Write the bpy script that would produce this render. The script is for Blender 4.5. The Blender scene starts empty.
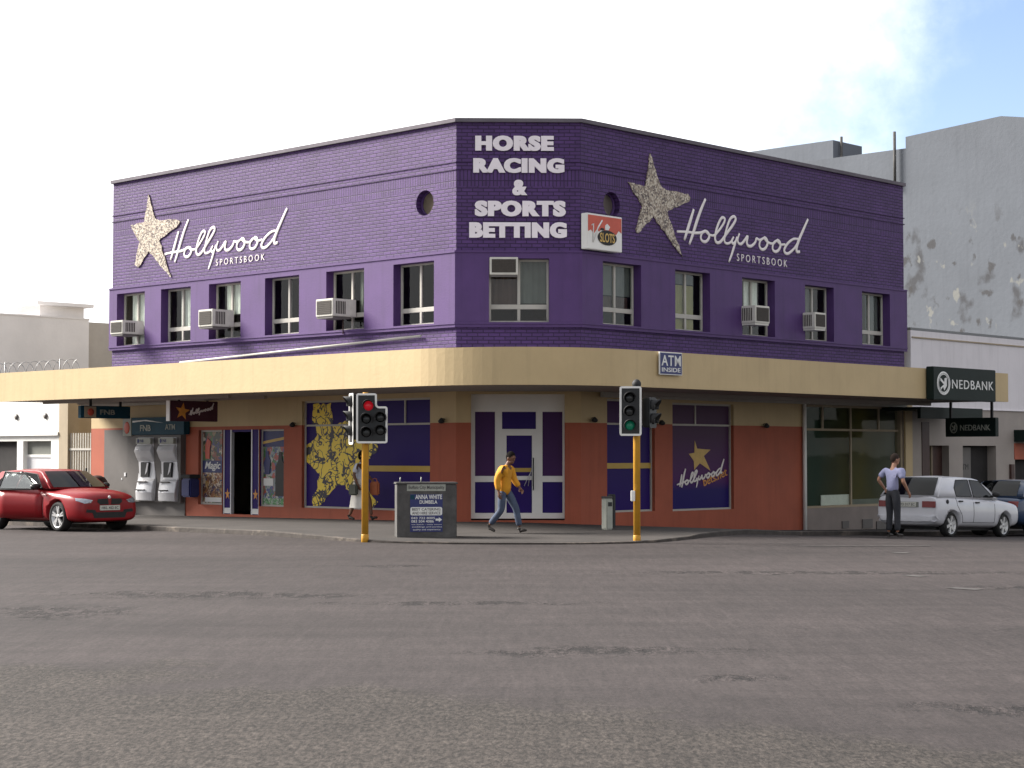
import bpy, bmesh, math, random
from mathutils import Vector, Matrix
from mathutils.bvhtree import BVHTree
R = math.radians
random.seed(7)
SC = bpy.context.scene
COL = SC.collection

# ------------------------------------------------------------------ camera, sky, sun, exposure
FPX, EYE = 1811.0, 1.70
TH = math.atan(69 / FPX)
cd = bpy.data.cameras.new('camera'); cam = bpy.data.objects.new('camera', cd); COL.objects.link(cam)
cam.location = (0, 0, EYE); cam.rotation_euler = (R(90) + TH, 0, 0)
cd.sensor_width = 36; cd.lens = FPX / 1024 * 36; cd.clip_end = 5000
SC.camera = cam
SUN_EL = R(34); SUN_H = Vector((-0.953, 0.303, 0))
sdir = Vector((SUN_H.x * math.cos(SUN_EL), SUN_H.y * math.cos(SUN_EL), math.sin(SUN_EL)))
w = bpy.data.worlds.new('World'); SC.world = w; w.use_nodes = True
SC.view_settings.view_transform = 'Standard'; SC.view_settings.look = 'None'
SC.view_settings.gamma = 1; SC.view_settings.use_curve_mapping = False
SC.view_settings.exposure = 1.55
sl = bpy.data.lights.new('sun', 'SUN'); sl.energy = 4.3; sl.angle = R(24.0); sl.color = (1, .95, .88)
so = bpy.data.objects.new('sun', sl); COL.objects.link(so)
so.rotation_euler = sdir.to_track_quat('Z', 'Y').to_euler(); so.location = (-40, 20, 60)


def world_nodes():
    nt = w.node_tree; N = nt.nodes; L = nt.links; N.clear()
    out = N.new('ShaderNodeOutputWorld'); bg = N.new('ShaderNodeBackground'); bg.inputs[1].default_value = .105
    L.new(bg.outputs[0], out.inputs[0])
    sky = N.new('ShaderNodeTexSky'); sky.sky_type = 'NISHITA'; sky.sun_disc = False
    sky.sun_elevation = SUN_EL; sky.sun_rotation = math.atan2(SUN_H.x, SUN_H.y); sky.air_density = 1.0; sky.dust_density = .6
    tc = N.new('ShaderNodeTexCoord')

    def M(op, a, b=None, c=None):
        n = N.new('ShaderNodeMath'); n.operation = op
        for i, x in enumerate((a, b, c)):
            if x is None: continue
            if isinstance(x, (int, float)): n.inputs[i].default_value = x
            else: L.new(x, n.inputs[i])
        return n.outputs[0]

    def noise(scale, detail=8, rough=.55):
        n = N.new('ShaderNodeTexNoise'); n.inputs['Scale'].default_value = scale; n.inputs['Detail'].default_value = detail
        n.inputs['Roughness'].default_value = rough; L.new(tc.outputs['Generated'], n.inputs['Vector']); return n.outputs[0]

    def hole(az, el, r0, r1, amt, nz):
        d = (math.sin(R(az)) * math.cos(R(el)), math.cos(R(az)) * math.cos(R(el)), math.sin(R(el)))
        v = N.new('ShaderNodeVectorMath'); v.operation = 'DOT_PRODUCT'; v.inputs[1].default_value = d
        L.new(tc.outputs['Generated'], v.inputs[0])
        a = M('DEGREES', M('ARCCOSINE', M('MINIMUM', v.outputs['Value'], 1.0)))
        a = M('ADD', a, M('MULTIPLY', M('SUBTRACT', nz, .5), amt))
        mr = N.new('ShaderNodeMapRange'); mr.interpolation_type = 'SMOOTHSTEP'
        mr.inputs[1].default_value = r0; mr.inputs[2].default_value = r1; mr.inputs[3].default_value = 1; mr.inputs[4].default_value = 0
        L.new(a, mr.inputs[0]); return mr.outputs[0]
    nz = noise(6.5, 12, .62)
    h = M('MAXIMUM', hole(23.5, 8.5, 9.5, 20.5, 18, nz), M('MULTIPLY', hole(5.0, 14.2, .2, 2.6, 3.2, noise(22)), .65))
    cov = N.new('ShaderNodeMapRange'); cov.inputs[1].default_value = .36; cov.inputs[2].default_value = .5
    L.new(noise(2.1), cov.inputs[0])
    vis = hole(0, 5, 24, 40, 8, nz)          # cloud bank that fills the near view, broken cover elsewhere
    mask = M('MULTIPLY', M('MAXIMUM', vis, cov.outputs[0]), M('SUBTRACT', 1, h))
    br = M('ADD', M('MULTIPLY_ADD', noise(4), 1.2, 2.9), M('MULTIPLY', vis, 3.4))
    cc = N.new('ShaderNodeCombineColor'); L.new(br, cc.inputs[0]); L.new(br, cc.inputs[1]); L.new(M('MULTIPLY', br, 1.01), cc.inputs[2])
    mx = N.new('ShaderNodeMix'); mx.data_type = 'RGBA'
    tn = N.new('ShaderNodeVectorMath'); tn.operation = 'MULTIPLY'; tn.inputs[1].default_value = (.70, .67, .72); L.new(sky.outputs[0], tn.inputs[0])
    L.new(mask, mx.inputs['Factor']); L.new(tn.outputs[0], mx.inputs['A']); L.new(cc.outputs[0], mx.inputs['B'])
    L.new(mx.outputs['Result'], bg.inputs[0])


world_nodes()

# ------------------------------------------------------------------ measuring frames
ct, st = math.cos(TH), math.sin(TH)


def ray(u, v):
    a = (u - 512) / FPX; b = (384 - v) / FPX
    return Vector((a, ct - b * st, st + b * ct))


DL = Vector((math.sin(math.atan2(-1891 * ct, FPX)), math.cos(math.atan2(-1891 * ct, FPX)), 0))
DR = Vector((-DL.y * -1, -DL.x, 0)); DR = Vector((DL.y, -DL.x, 0))      # the two streets meet at a right angle
PL = Vector((ray(456, 453).x * 41.7 / ray(456, 453).y, 41.7, 0))
DC = (DR - DL).normalized()
_r = ray(581, 453); _n = Vector((-DC.y, DC.x, 0)); _t = PL.dot(_n) / Vector((_r.x, _r.y, 0)).dot(_n)
PR = Vector((_r.x * _t, _r.y * _t, 0)); CW = (PR - PL).length


def frame(o, d):
    y = Vector((-d.y, d.x, 0))
    return Matrix(((d.x, y.x, 0, o.x), (d.y, y.y, 0, o.y), (0, 0, 1, o.z), (0, 0, 0, 1)))


FM = {'L': frame(PL, -DL), 'C': frame(PL, DC), 'R': frame(PR, DR)}      # local x along the wall, y into the house, z up
FI = {k: m.inverted() for k, m in FM.items()}


def wp(f, u, v, off=0.0):
    o = FI[f] @ Vector((0, 0, EYE)); d = FI[f].to_3x3() @ ray(u, v)
    t = (-off - o.y) / d.y
    p = o + d * t
    return p.x, p.z


def wps(f, pts, off=0.0): return [wp(f, u, v, off) for u, v in pts]


def lerp_table(t, x):
    if x <= t[0][0]: return t[0][1]
    for (a, va), (b, vb) in zip(t, t[1:]):
        if x <= b:
            k = (x - a) / (b - a); return va + (vb - va) * k
    return t[-1][1]


HR = [(-30, 0), (-6, 0.0), (-2.5, .03), (-1, .01), (0, -.04), (2.1, -.22), (8.7, -.45), (14, -.56), (30, -.75), (80, -1.1)]


def G(x, y):
    p = Vector((x, y, 0)); a = p - PR; u = a.dot(DR); n = a.dot(Vector((DR.y, -DR.x, 0))); v = (p - PL).dot(DL)
    g = lerp_table(HR, u) - .011 * max(v, 0)
    return g + .022 * min(max(n, 0), 6) * min(max((u + 1) / 4, 0), 1)


def sm(t): t = min(max(t, 0), 1); return t * t * (3 - 2 * t)


def SW(x, y): return G(x, y) + .03 + .07 * sm((math.hypot(x, y - 34) - 1.5) / 5)


def ground_at(u, v, f=G):
    r = ray(u, v); t = 8.0
    while t < 200 and EYE + r.z * t > f(r.x * t, r.y * t): t += .02
    return Vector((r.x * t, r.y * t, f(r.x * t, r.y * t)))


# ------------------------------------------------------------------ materials
def nodes_of(name):
    m = bpy.data.materials.new(name); m.use_nodes = True
    nt = m.node_tree; b = nt.nodes['Principled BSDF']
    return m, nt.nodes, nt.links, b


def mat(name, col, rough=.8, var=.15, scale=3.0, bump=0.0, bscale=30.0, metal=0.0, spec=.4, stain=0.0, stain_col=None, coat=0.0, streak=0.0):
    m, N, L, b = nodes_of(name)
    b.inputs['Roughness'].default_value = rough; b.inputs['Metallic'].default_value = metal
    b.inputs['Specular IOR Level'].default_value = spec; b.inputs['Coat Weight'].default_value = coat; b.inputs['Coat Roughness'].default_value = .06
    tc = N.new('ShaderNodeTexCoord')
    n = N.new('ShaderNodeTexNoise'); n.inputs['Scale'].default_value = scale; n.inputs['Detail'].default_value = 6; n.inputs['Roughness'].default_value = .6
    L.new(tc.outputs['Object'], n.inputs['Vector'])
    rp = N.new('ShaderNodeMapRange'); rp.inputs[1].default_value = .3; rp.inputs[2].default_value = .7
    rp.inputs[3].default_value = 1 - var; rp.inputs[4].default_value = 1 + var
    L.new(n.outputs[0], rp.inputs[0])
    mx = N.new('ShaderNodeVectorMath'); mx.operation = 'SCALE'; mx.inputs[0].default_value = col[:3]
    L.new(rp.outputs[0], mx.inputs['Scale'])
    src = mx.outputs[0]
    if stain:
        n2 = N.new('ShaderNodeTexNoise'); n2.inputs['Scale'].default_value = scale * .35; n2.inputs['Detail'].default_value = 9; n2.inputs['Roughness'].default_value = .7
        L.new(tc.outputs['Object'], n2.inputs['Vector'])
        r2 = N.new('ShaderNodeMapRange'); r2.inputs[1].default_value = .54; r2.inputs[2].default_value = .68; r2.inputs[4].default_value = stain
        L.new(n2.outputs[0], r2.inputs[0])
        m2 = N.new('ShaderNodeMix'); m2.data_type = 'RGBA'; L.new(r2.outputs[0], m2.inputs['Factor']); L.new(src, m2.inputs['A'])
        m2.inputs['B'].default_value = (*(stain_col or (.1, .09, .08)), 1); src = m2.outputs['Result']
    L.new(src, b.inputs['Base Color'])
    if streak:
        mp = N.new('ShaderNodeMapping'); mp.inputs['Scale'].default_value = (3.2, 3.2, .22); L.new(tc.outputs['Object'], mp.inputs[0])
        n4 = N.new('ShaderNodeTexNoise'); n4.inputs['Scale'].default_value = 1.6; n4.inputs['Detail'].default_value = 7; n4.inputs['Roughness'].default_value = .65; L.new(mp.outputs[0], n4.inputs['Vector'])
        r4 = N.new('ShaderNodeMapRange'); r4.inputs[1].default_value = .5; r4.inputs[2].default_value = .72; r4.inputs[3].default_value = 1; r4.inputs[4].default_value = 1 - streak
        L.new(n4.outputs[0], r4.inputs[0]); m4 = N.new('ShaderNodeVectorMath'); m4.operation = 'SCALE'; L.new(src, m4.inputs[0]); L.new(r4.outputs[0], m4.inputs['Scale']); src = m4.outputs[0]
        L.new(src, b.inputs['Base Color'])
    if bump:
        n3 = N.new('ShaderNodeTexNoise'); n3.inputs['Scale'].default_value = bscale; n3.inputs['Detail'].default_value = 4
        L.new(tc.outputs['Object'], n3.inputs['Vector'])
        bp = N.new('ShaderNodeBump'); bp.inputs['Strength'].default_value = 1; bp.inputs['Distance'].default_value = bump
        L.new(n3.outputs[0], bp.inputs['Height']); L.new(bp.outputs[0], b.inputs['Normal'])
    return m


def brick_mat(name, col, soldier=False):
    m, N, L, b = nodes_of(name); b.inputs['Roughness'].default_value = .62; b.inputs['Specular IOR Level'].default_value = .35
    tc = N.new('ShaderNodeTexCoord'); sp = N.new('ShaderNodeSeparateXYZ'); cb = N.new('ShaderNodeCombineXYZ')
    L.new(tc.outputs['Object'], sp.inputs[0])
    L.new(sp.outputs[2 if soldier else 0], cb.inputs[0]); L.new(sp.outputs[0 if soldier else 2], cb.inputs[1])
    br = N.new('ShaderNodeTexBrick'); br.inputs['Scale'].default_value = 1; br.inputs['Brick Width'].default_value = .25
    br.inputs['Row Height'].default_value = .086; br.inputs['Mortar Size'].default_value = .0135; br.inputs['Mortar Smooth'].default_value = .4
    if soldier: br.offset = 0; br.inputs['Brick Width'].default_value = .4
    c = Vector(col)
    br.inputs['Color1'].default_value = (*(c * .88), 1); br.inputs['Color2'].default_value = (*(c * 1.16), 1); br.inputs['Mortar'].default_value = (*(c * .45), 1)
    L.new(cb.outputs[0], br.inputs['Vector'])
    n = N.new('ShaderNodeTexNoise'); n.inputs['Scale'].default_value = 1.3; n.inputs['Detail'].default_value = 7; L.new(tc.outputs['Object'], n.inputs['Vector'])
    rp = N.new('ShaderNodeMapRange'); rp.inputs[1].default_value = .3; rp.inputs[2].default_value = .7; rp.inputs[3].default_value = .86; rp.inputs[4].default_value = 1.14
    L.new(n.outputs[0], rp.inputs[0])
    sc = N.new('ShaderNodeVectorMath'); sc.operation = 'SCALE'; L.new(br.outputs['Color'], sc.inputs[0]); L.new(rp.outputs[0], sc.inputs['Scale'])
    L.new(sc.outputs[0], b.inputs['Base Color'])
    n2 = N.new('ShaderNodeTexNoise'); n2.inputs['Scale'].default_value = 55; L.new(tc.outputs['Object'], n2.inputs['Vector'])
    h = N.new('ShaderNodeMath'); h.operation = 'MULTIPLY_ADD'; L.new(br.outputs['Fac'], h.inputs[0]); h.inputs[1].default_value = -1; L.new(n2.outputs[0], h.inputs[2])
    bp = N.new('ShaderNodeBump'); bp.inputs['Distance'].default_value = .008; L.new(h.outputs[0], bp.inputs['Height']); L.new(bp.outputs[0], b.inputs['Normal'])
    return m


def glass_mat(name, tint=(.92, .95, .93), refl=.0, see=.96, rough=.02, k=1.0):
    m = bpy.data.materials.new(name); m.use_nodes = True; N = m.node_tree.nodes; L = m.node_tree.links; N.clear()
    out = N.new('ShaderNodeOutputMaterial'); t = N.new('ShaderNodeBsdfTransparent'); t.inputs[0].default_value = (*[c * see for c in tint], 1)
    g = N.new('ShaderNodeBsdfGlossy'); g.inputs['Roughness'].default_value = rough
    fr0 = N.new('ShaderNodeFresnel'); fr0.inputs[0].default_value = 1.5; ge = N.new('ShaderNodeNewGeometry'); iv = N.new('ShaderNodeMath'); iv.operation = 'SUBTRACT'; iv.inputs[0].default_value = 1; L.new(ge.outputs['Backfacing'], iv.inputs[1])
    fr = N.new('ShaderNodeMath'); fr.operation = 'MULTIPLY'; L.new(fr0.outputs[0], fr.inputs[0]); L.new(iv.outputs[0], fr.inputs[1])
    ad = N.new('ShaderNodeMath'); ad.operation = 'ADD'; L.new(fr.outputs[0], ad.inputs[0]); ad.inputs[1].default_value = refl
    kk = N.new('ShaderNodeMath'); kk.operation = 'MULTIPLY'; L.new(ad.outputs[0], kk.inputs[0]); kk.inputs[1].default_value = k; ad = kk
    tc = N.new('ShaderNodeTexCoord'); n = N.new('ShaderNodeTexNoise'); n.inputs['Scale'].default_value = 1.2; L.new(tc.outputs['Object'], n.inputs[0])
    bp = N.new('ShaderNodeBump'); bp.inputs['Distance'].default_value = .003; L.new(n.outputs[0], bp.inputs['Height']); L.new(bp.outputs[0], g.inputs['Normal'])
    mx = N.new('ShaderNodeMixShader'); L.new(ad.outputs[0], mx.inputs[0]); L.new(t.outputs[0], mx.inputs[1]); L.new(g.outputs[0], mx.inputs[2])
    L.new(mx.outputs[0], out.inputs[0]); return m


def emit_mat(name, col, s):
    m, N, L, b = nodes_of(name); b.inputs['Base Color'].default_value = (*[c * .3 for c in col], 1)
    b.inputs['Emission Color'].default_value = (*col, 1); b.inputs['Emission Strength'].default_value = s
    b.inputs['Roughness'].default_value = .3
    tc = N.new('ShaderNodeTexCoord'); v = N.new('ShaderNodeTexVoronoi'); v.inputs['Scale'].default_value = 60
    L.new(tc.outputs['Object'], v.inputs['Vector'])
    r = N.new('ShaderNodeMapRange'); r.inputs[3].default_value = s * 1.2; r.inputs[4].default_value = s * .6; L.new(v.outputs['Distance'], r.inputs[0]); L.new(r.outputs[0], b.inputs['Emission Strength'])
    return m


def scribble_mat(name, yel, ink):
    """yellow print crossed by short black pen strokes"""
    m, N, L, b = nodes_of(name); b.inputs['Roughness'].default_value = .4
    tc = N.new('ShaderNodeTexCoord'); mask = None
    for sc, wdt, th in ((3.0, .032, 0), (4.2, .030, 3.7), (2.3, .022, 9.1)):
        mp = N.new('ShaderNodeMapping'); mp.inputs['Location'].default_value = (th, th * 2, th); L.new(tc.outputs['Object'], mp.inputs[0])
        n = N.new('ShaderNodeTexNoise'); n.inputs['Scale'].default_value = sc; n.inputs['Detail'].default_value = .6; n.inputs['Distortion'].default_value = .9
        L.new(mp.outputs[0], n.inputs['Vector'])
        a = N.new('ShaderNodeMath'); a.operation = 'SUBTRACT'; L.new(n.outputs[0], a.inputs[0]); a.inputs[1].default_value = .5
        c = N.new('ShaderNodeMath'); c.operation = 'ABSOLUTE'; L.new(a.outputs[0], c.inputs[0])
        d = N.new('ShaderNodeMath'); d.operation = 'LESS_THAN'; L.new(c.outputs[0], d.inputs[0]); d.inputs[1].default_value = wdt
        if mask is None: mask = d.outputs[0]
        else:
            k = N.new('ShaderNodeMath'); k.operation = 'MAXIMUM'; L.new(mask, k.inputs[0]); L.new(d.outputs[0], k.inputs[1]); mask = k.outputs[0]
    n = N.new('ShaderNodeTexNoise'); n.inputs['Scale'].default_value = 3.0; mp = N.new('ShaderNodeMapping'); mp.inputs['Location'].default_value = (5, 1, 7)
    L.new(tc.outputs['Object'], mp.inputs[0]); L.new(mp.outputs[0], n.inputs['Vector'])
    g = N.new('ShaderNodeMath'); g.operation = 'GREATER_THAN'; L.new(n.outputs[0], g.inputs[0]); g.inputs[1].default_value = .38
    k = N.new('ShaderNodeMath'); k.operation = 'MULTIPLY'; L.new(mask, k.inputs[0]); L.new(g.outputs[0], k.inputs[1])
    mx = N.new('ShaderNodeMix'); mx.data_type = 'RGBA'; mx.inputs['A'].default_value = (*yel, 1); mx.inputs['B'].default_value = (*ink, 1)
    L.new(k.outputs[0], mx.inputs['Factor']); L.new(mx.outputs['Result'], b.inputs['Base Color']); return m


def collage_mat(name, cols, scale=6):
    """printed picture: irregular patches of colour"""
    m, N, L, b = nodes_of(name); b.inputs['Roughness'].default_value = .35
    tc = N.new('ShaderNodeTexCoord')
    n0 = N.new('ShaderNodeTexNoise'); n0.inputs['Scale'].default_value = scale * 1.3; L.new(tc.outputs['Object'], n0.inputs['Vector'])
    mixv = N.new('ShaderNodeVectorMath'); mixv.operation = 'MULTIPLY_ADD'; mixv.inputs[1].default_value = (.35, .35, .35)
    L.new(n0.outputs['Color'], mixv.inputs[0]); L.new(tc.outputs['Object'], mixv.inputs[2])
    v = N.new('ShaderNodeTexVoronoi'); v.inputs['Scale'].default_value = scale; L.new(mixv.outputs[0], v.inputs['Vector'])
    s = N.new('ShaderNodeSeparateColor'); L.new(v.outputs['Color'], s.inputs[0])
    cr = N.new('ShaderNodeValToRGB'); cr.color_ramp.interpolation = 'CONSTANT'
    el = cr.color_ramp.elements
    while len(el) < len(cols): el.new(.5)
    for i, c in enumerate(cols): el[i].position = i / len(cols); el[i].color = (*c, 1)
    L.new(s.outputs[0], cr.inputs[0]); L.new(cr.outputs[0], b.inputs['Base Color']); return m


def sequin_mat(name):
    m, N, L, b = nodes_of(name); b.inputs['Roughness'].default_value = .45
    tc = N.new('ShaderNodeTexCoord'); v = N.new('ShaderNodeTexVoronoi'); v.inputs['Scale'].default_value = 24; L.new(tc.outputs['Object'], v.inputs['Vector'])
    s = N.new('ShaderNodeSeparateColor'); L.new(v.outputs['Color'], s.inputs[0])
    cr = N.new('ShaderNodeValToRGB'); e = cr.color_ramp.elements; e[0].position = .12; e[0].color = (.09, .065, .06, 1); e[1].position = .5; e[1].color = (.30, .24, .18, 1)
    q = e.new(.85); q.color = (.52, .46, .37, 1)
    L.new(s.outputs[0], cr.inputs[0]); L.new(cr.outputs[0], b.inputs['Base Color'])
    bp = N.new('ShaderNodeBump'); bp.inputs['Distance'].default_value = .006; L.new(v.outputs['Distance'], bp.inputs['Height']); L.new(bp.outputs[0], b.inputs['Normal'])
    return m


def road_mat():
    m, N, L, b = nodes_of('asphalt'); b.inputs['Roughness'].default_value = .85; b.inputs['Specular IOR Level'].default_value = .25
    tc = N.new('ShaderNodeTexCoord')

    def noise(scale, det=5, ro=.6, stretch=None, dist=0):
        n = N.new('ShaderNodeTexNoise'); n.inputs['Scale'].default_value = scale; n.inputs['Detail'].default_value = det; n.inputs['Roughness'].default_value = ro
        n.inputs['Distortion'].default_value = dist
        if stretch:
            mp = N.new('ShaderNodeMapping'); mp.inputs['Scale'].default_value = stretch[:3]; mp.inputs['Rotation'].default_value = (0, 0, stretch[3]); L.new(tc.outputs['Object'], mp.inputs[0]); L.new(mp.outputs[0], n.inputs['Vector'])
        else: L.new(tc.outputs['Object'], n.inputs['Vector'])
        return n.outputs[0]

    def rng(x, a, b_, c, d):
        r = N.new('ShaderNodeMapRange'); r.inputs[1].default_value = a; r.inputs[2].default_value = b_; r.inputs[3].default_value = c; r.inputs[4].default_value = d
        L.new(x, r.inputs[0]); return r.outputs[0]

    def mul(a, c):
        n = N.new('ShaderNodeMath'); n.operation = 'MULTIPLY'
        for i, x in enumerate((a, c)):
            if isinstance(x, (int, float)): n.inputs[i].default_value = x
            else: L.new(x, n.inputs[i])
        return n.outputs[0]
    def vm(op, *ar):
        n = N.new('ShaderNodeMath'); n.operation = op
        for i, x in enumerate(ar):
            if isinstance(x, (int, float)): n.inputs[i].default_value = x
            else: L.new(x, n.inputs[i])
        return n.outputs[0]
    sx = N.new('ShaderNodeSeparateXYZ'); L.new(tc.outputs['Object'], sx.inputs[0]); X, Y = sx.outputs[0], sx.outputs[1]
    wob = noise(.55, 7, .65); wob2 = noise(1.6, 5, .6)
    big = rng(noise(.16, 6, .6, (.5, 1.6, 1, .12)), .3, .7, .74, 1.26)
    streak = rng(noise(.6, 6, .62, (.22, 2.4, 1, -.08)), .3, .7, .88, 1.12)
    streak = vm('MULTIPLY', streak, rng(noise(13, 4, .75, (1, .09, 1, .05)), .34, .66, .84, 1.16))
    streak = vm('MULTIPLY', streak, rng(noise(4.5, 4, .7, (1, .14, 1, -.05)), .34, .66, .90, 1.10))
    streak = vm('MULTIPLY', streak, rng(noise(1.9, 5, .65, (.5, 1.3, 1, .1)), .3, .7, .88, 1.12))
    # ravelled stretches: the worn lane nearest the camera and scattered strips where the binder has gone
    edge = vm('SUBTRACT', vm('SUBTRACT', 12.4, vm('MULTIPLY', X, .62)), Y)
    near = rng(vm('ADD', edge, vm('MULTIPLY', vm('SUBTRACT', wob, .5), 7.0)), -.3, .6, 0, 1)
    strips = None
    for cx_, cy_, rx, ry in ((.85, 15.6, .95, .42), (-4.9, 19.4, .75, .75), (-3.6, 21.8, 1.6, .5), (-1.7, 27.3, .45, .3), (3.2, 12.1, .55, .28), (4.6, 25.8, 2.6, .35), (7.6, 23.0, 1.7, .4), (1.7, 13.7, .35, .22), (-.6, 20.6, 1.2, .25)):
        dx = vm('DIVIDE', vm('SUBTRACT', X, cx_), rx); dy = vm('DIVIDE', vm('SUBTRACT', Y, cy_), ry)
        e = vm('SUBTRACT', 1, vm('SQRT', vm('ADD', vm('MULTIPLY', dx, dx), vm('MULTIPLY', dy, dy)))); strips = e if strips is None else vm('MAXIMUM', strips, e)
    strips = rng(vm('ADD', strips, vm('MULTIPLY', vm('SUBTRACT', wob2, .5), 3.2)), -.35, .35, 0, 1)
    rough = vm('MAXIMUM', near, strips)
    speck = noise(26, 4, .75, (1, .38, 1, .1)); speck2 = noise(42, 3, .75, (1, .4, 1, -.1))
    g0 = vm('MULTIPLY', rng(speck, .35, .65, .78, 1.22), rng(speck2, .3, .7, .80, 1.20))
    g1 = vm('MULTIPLY', rng(speck, .40, .60, .52, 1.50), rng(speck2, .35, .65, .6, 1.4))
    grain = vm('ADD', g0, vm('MULTIPLY', rough, vm('SUBTRACT', g1, g0)))
    hol = vm('MULTIPLY', strips, rng(noise(5, 6, .7, (1, .45, 1, 0)), .47, .56, 0, 1))      # pits showing the dark base
    crk = N.new('ShaderNodeTexVoronoi'); crk.feature = 'DISTANCE_TO_EDGE'; crk.inputs['Scale'].default_value = 2.2
    wv = N.new('ShaderNodeVectorMath'); wv.operation = 'MULTIPLY_ADD'; wv.inputs[1].default_value = (.6, .6, .6)
    nn = N.new('ShaderNodeTexNoise'); nn.inputs['Scale'].default_value = 3; nn.inputs['Detail'].default_value = 6; L.new(tc.outputs['Object'], nn.inputs['Vector'])
    L.new(nn.outputs['Color'], wv.inputs[0]); L.new(tc.outputs['Object'], wv.inputs[2]); L.new(wv.outputs[0], crk.inputs['Vector'])
    crack = vm('MULTIPLY', rng(crk.outputs['Distance'], .005, .03, 1, 0), rng(noise(.3, 5, .6, (.3, 1.3, 1, .15)), .58, .63, 0, 1))
    val = vm('MULTIPLY', vm('MULTIPLY', big, streak), grain)
    val = vm('MULTIPLY', val, vm('SUBTRACT', 1, vm('MULTIPLY', hol, .6)))
    val = vm('MULTIPLY', val, vm('SUBTRACT', 1, vm('MULTIPLY', crack, .35)))
    tint = N.new('ShaderNodeMix'); tint.data_type = 'RGBA'; tint.inputs['A'].default_value = (.0375, .0305, .0296, 1); tint.inputs['B'].default_value = (.0395, .0330, .0288, 1); L.new(near, tint.inputs['Factor'])
    c = N.new('ShaderNodeVectorMath'); c.operation = 'SCALE'; L.new(tint.outputs['Result'], c.inputs[0]); L.new(val, c.inputs['Scale'])
    L.new(c.outputs[0], b.inputs['Base Color'])
    h = vm('SUBTRACT', vm('ADD', vm('MULTIPLY', speck, rng(rough, 0, 1, .25, 1.0)), vm('MULTIPLY', speck2, .3)), vm('MULTIPLY', hol, 1.2))
    bp = N.new('ShaderNodeBump'); bp.inputs['Strength'].default_value = .7; bp.inputs['Distance'].default_value = .012; L.new(h, bp.inputs['Height']); L.new(bp.outputs[0], b.inputs['Normal'])
    return m


PUR = (.071, .031, .130)
MT = {}
MT['coping'] = mat('weathered_coping', (.13, .115, .135), .8, .2, 1.2, .004, 20, stain=.4, stain_col=(.08, .07, .085))
MT['concrete_mid'] = mat('dull_plaster', (.40, .37, .335), .8, .1, 1.0, .004, 12, stain=.3, stain_col=(.3, .28, .25))
MT['brick'] = brick_mat('purple_painted_brick', PUR); MT['soldier'] = brick_mat('purple_soldier_course', PUR, True)
MT['plaster'] = mat('purple_plaster', tuple(c * 1.02 for c in PUR), .6, .10, 1.5, .003, 25, stain=.25, stain_col=tuple(c * .7 for c in PUR), streak=.2)
MT['cream'] = mat('cream_paint', (.48, .365, .20), .6, .06, .8, .003, 12, stain=.22, stain_col=(.38, .285, .15), streak=.09)
MT['orange'] = mat('terracotta_paint', (.34, .082, .042), .65, .10, 1.2, .003, 20, stain=.25, stain_col=(.18, .058, .035), streak=.15)
MT['soffit'] = mat('soffit_board', (.33, .30, .27), .8, .08, 1.0, .002, 8, stain=.4, stain_col=(.3, .27, .22))
MT['white'] = mat('white_paint', (.72, .71, .68), .55, .05, 2, .001, 30)
MT['frame'] = mat('window_frame_paint', (.42, .40, .36), .5, .08, 4)
MT['sill'] = mat('sill_paint', (.5, .46, .42), .6, .1, 4)
MT['glass'] = glass_mat('window_glass')
MT['carglass'] = glass_mat('car_glass', (.10, .12, .13), .0, .5, k=.8)
MT['paleglass'] = glass_mat('door_glass', (.8, .85, .84), .25, .8)
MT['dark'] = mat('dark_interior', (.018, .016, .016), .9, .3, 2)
MT['blue'] = mat('indigo_window_film', (.024, .009, .120), .4, .05, .7, spec=.12)
MT['violet'] = mat('violet_window_film', (.058, .018, .095), .4, .08, .7, spec=.12)
MT['yellow'] = mat('yellow_band', (.48, .31, .05), .4, .06, 3)
MT['polepaint'] = mat('yellow_pole_paint', (.50, .25, .022), .5, .10, 6, .002, 40, stain=.35, stain_col=(.4, .2, .03))
MT['black'] = mat('black_enamel', (.012, .013, .014), .45, .2, 6)
MT['blackrough'] = mat('black_plastic', (.02, .02, .021), .7, .2, 6)
MT['concrete'] = mat('grey_concrete', (.19, .195, .20), .85, .14, .5, .006, 9, stain=.5, stain_col=(.17, .17, .175))
MT['concrete_light'] = mat('painted_concrete', (.68, .66, .655), .8, .07, .7, .004, 9, stain=.2, stain_col=(.5, .48, .46))
MT['bank'] = mat('bank_wall_paint', (.66, .63, .65), .7, .06, .8, .003, 12, stain=.25, stain_col=(.5, .47, .47), streak=.12)
MT['bankstone'] = mat('bank_beige_cladding', (.30, .265, .24), .7, .08, 1.2, .003, 16)
MT['tan'] = mat('tan_plaster', (.33, .27, .19), .8, .1, 1.5, .004, 20)
MT['kerb'] = mat('kerb_concrete', (.050, .042, .037), .9, .35, 4.0, .01, 14, stain=.85, stain_col=(.17, .14, .115))
MT['walk'] = mat('footway_tar', (.040, .034, .031), .9, .25, .9, .006, 30, stain=.4, stain_col=(.030, .026, .024))
MT['green'] = mat('bank_sign_green', (.008, .016, .014), .5, .1, 3, spec=.15)
MT['signwhite'] = mat('sign_lettering', (.68, .68, .66), .5, .05, 4)
MT['lilac'] = mat('pale_lettering', (.80, .74, .78), .5, .05, 4)
MT['script'] = mat('white_script_paint', (.76, .71, .70), .5, .05, 4)
MT['teal'] = mat('teal_sign_face', (.010, .050, .078), .5, .1, 3, spec=.15)
MT['maroon'] = mat('maroon_sign_face', (.055, .014, .03), .4, .1, 3)
MT['steel'] = mat('silver_metal', (.58, .58, .60), .4, .06, 3, metal=.25)
MT['steelgrey'] = mat('grey_metal_cladding', (.105, .095, .09), .55, .1, 1.6)
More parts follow.
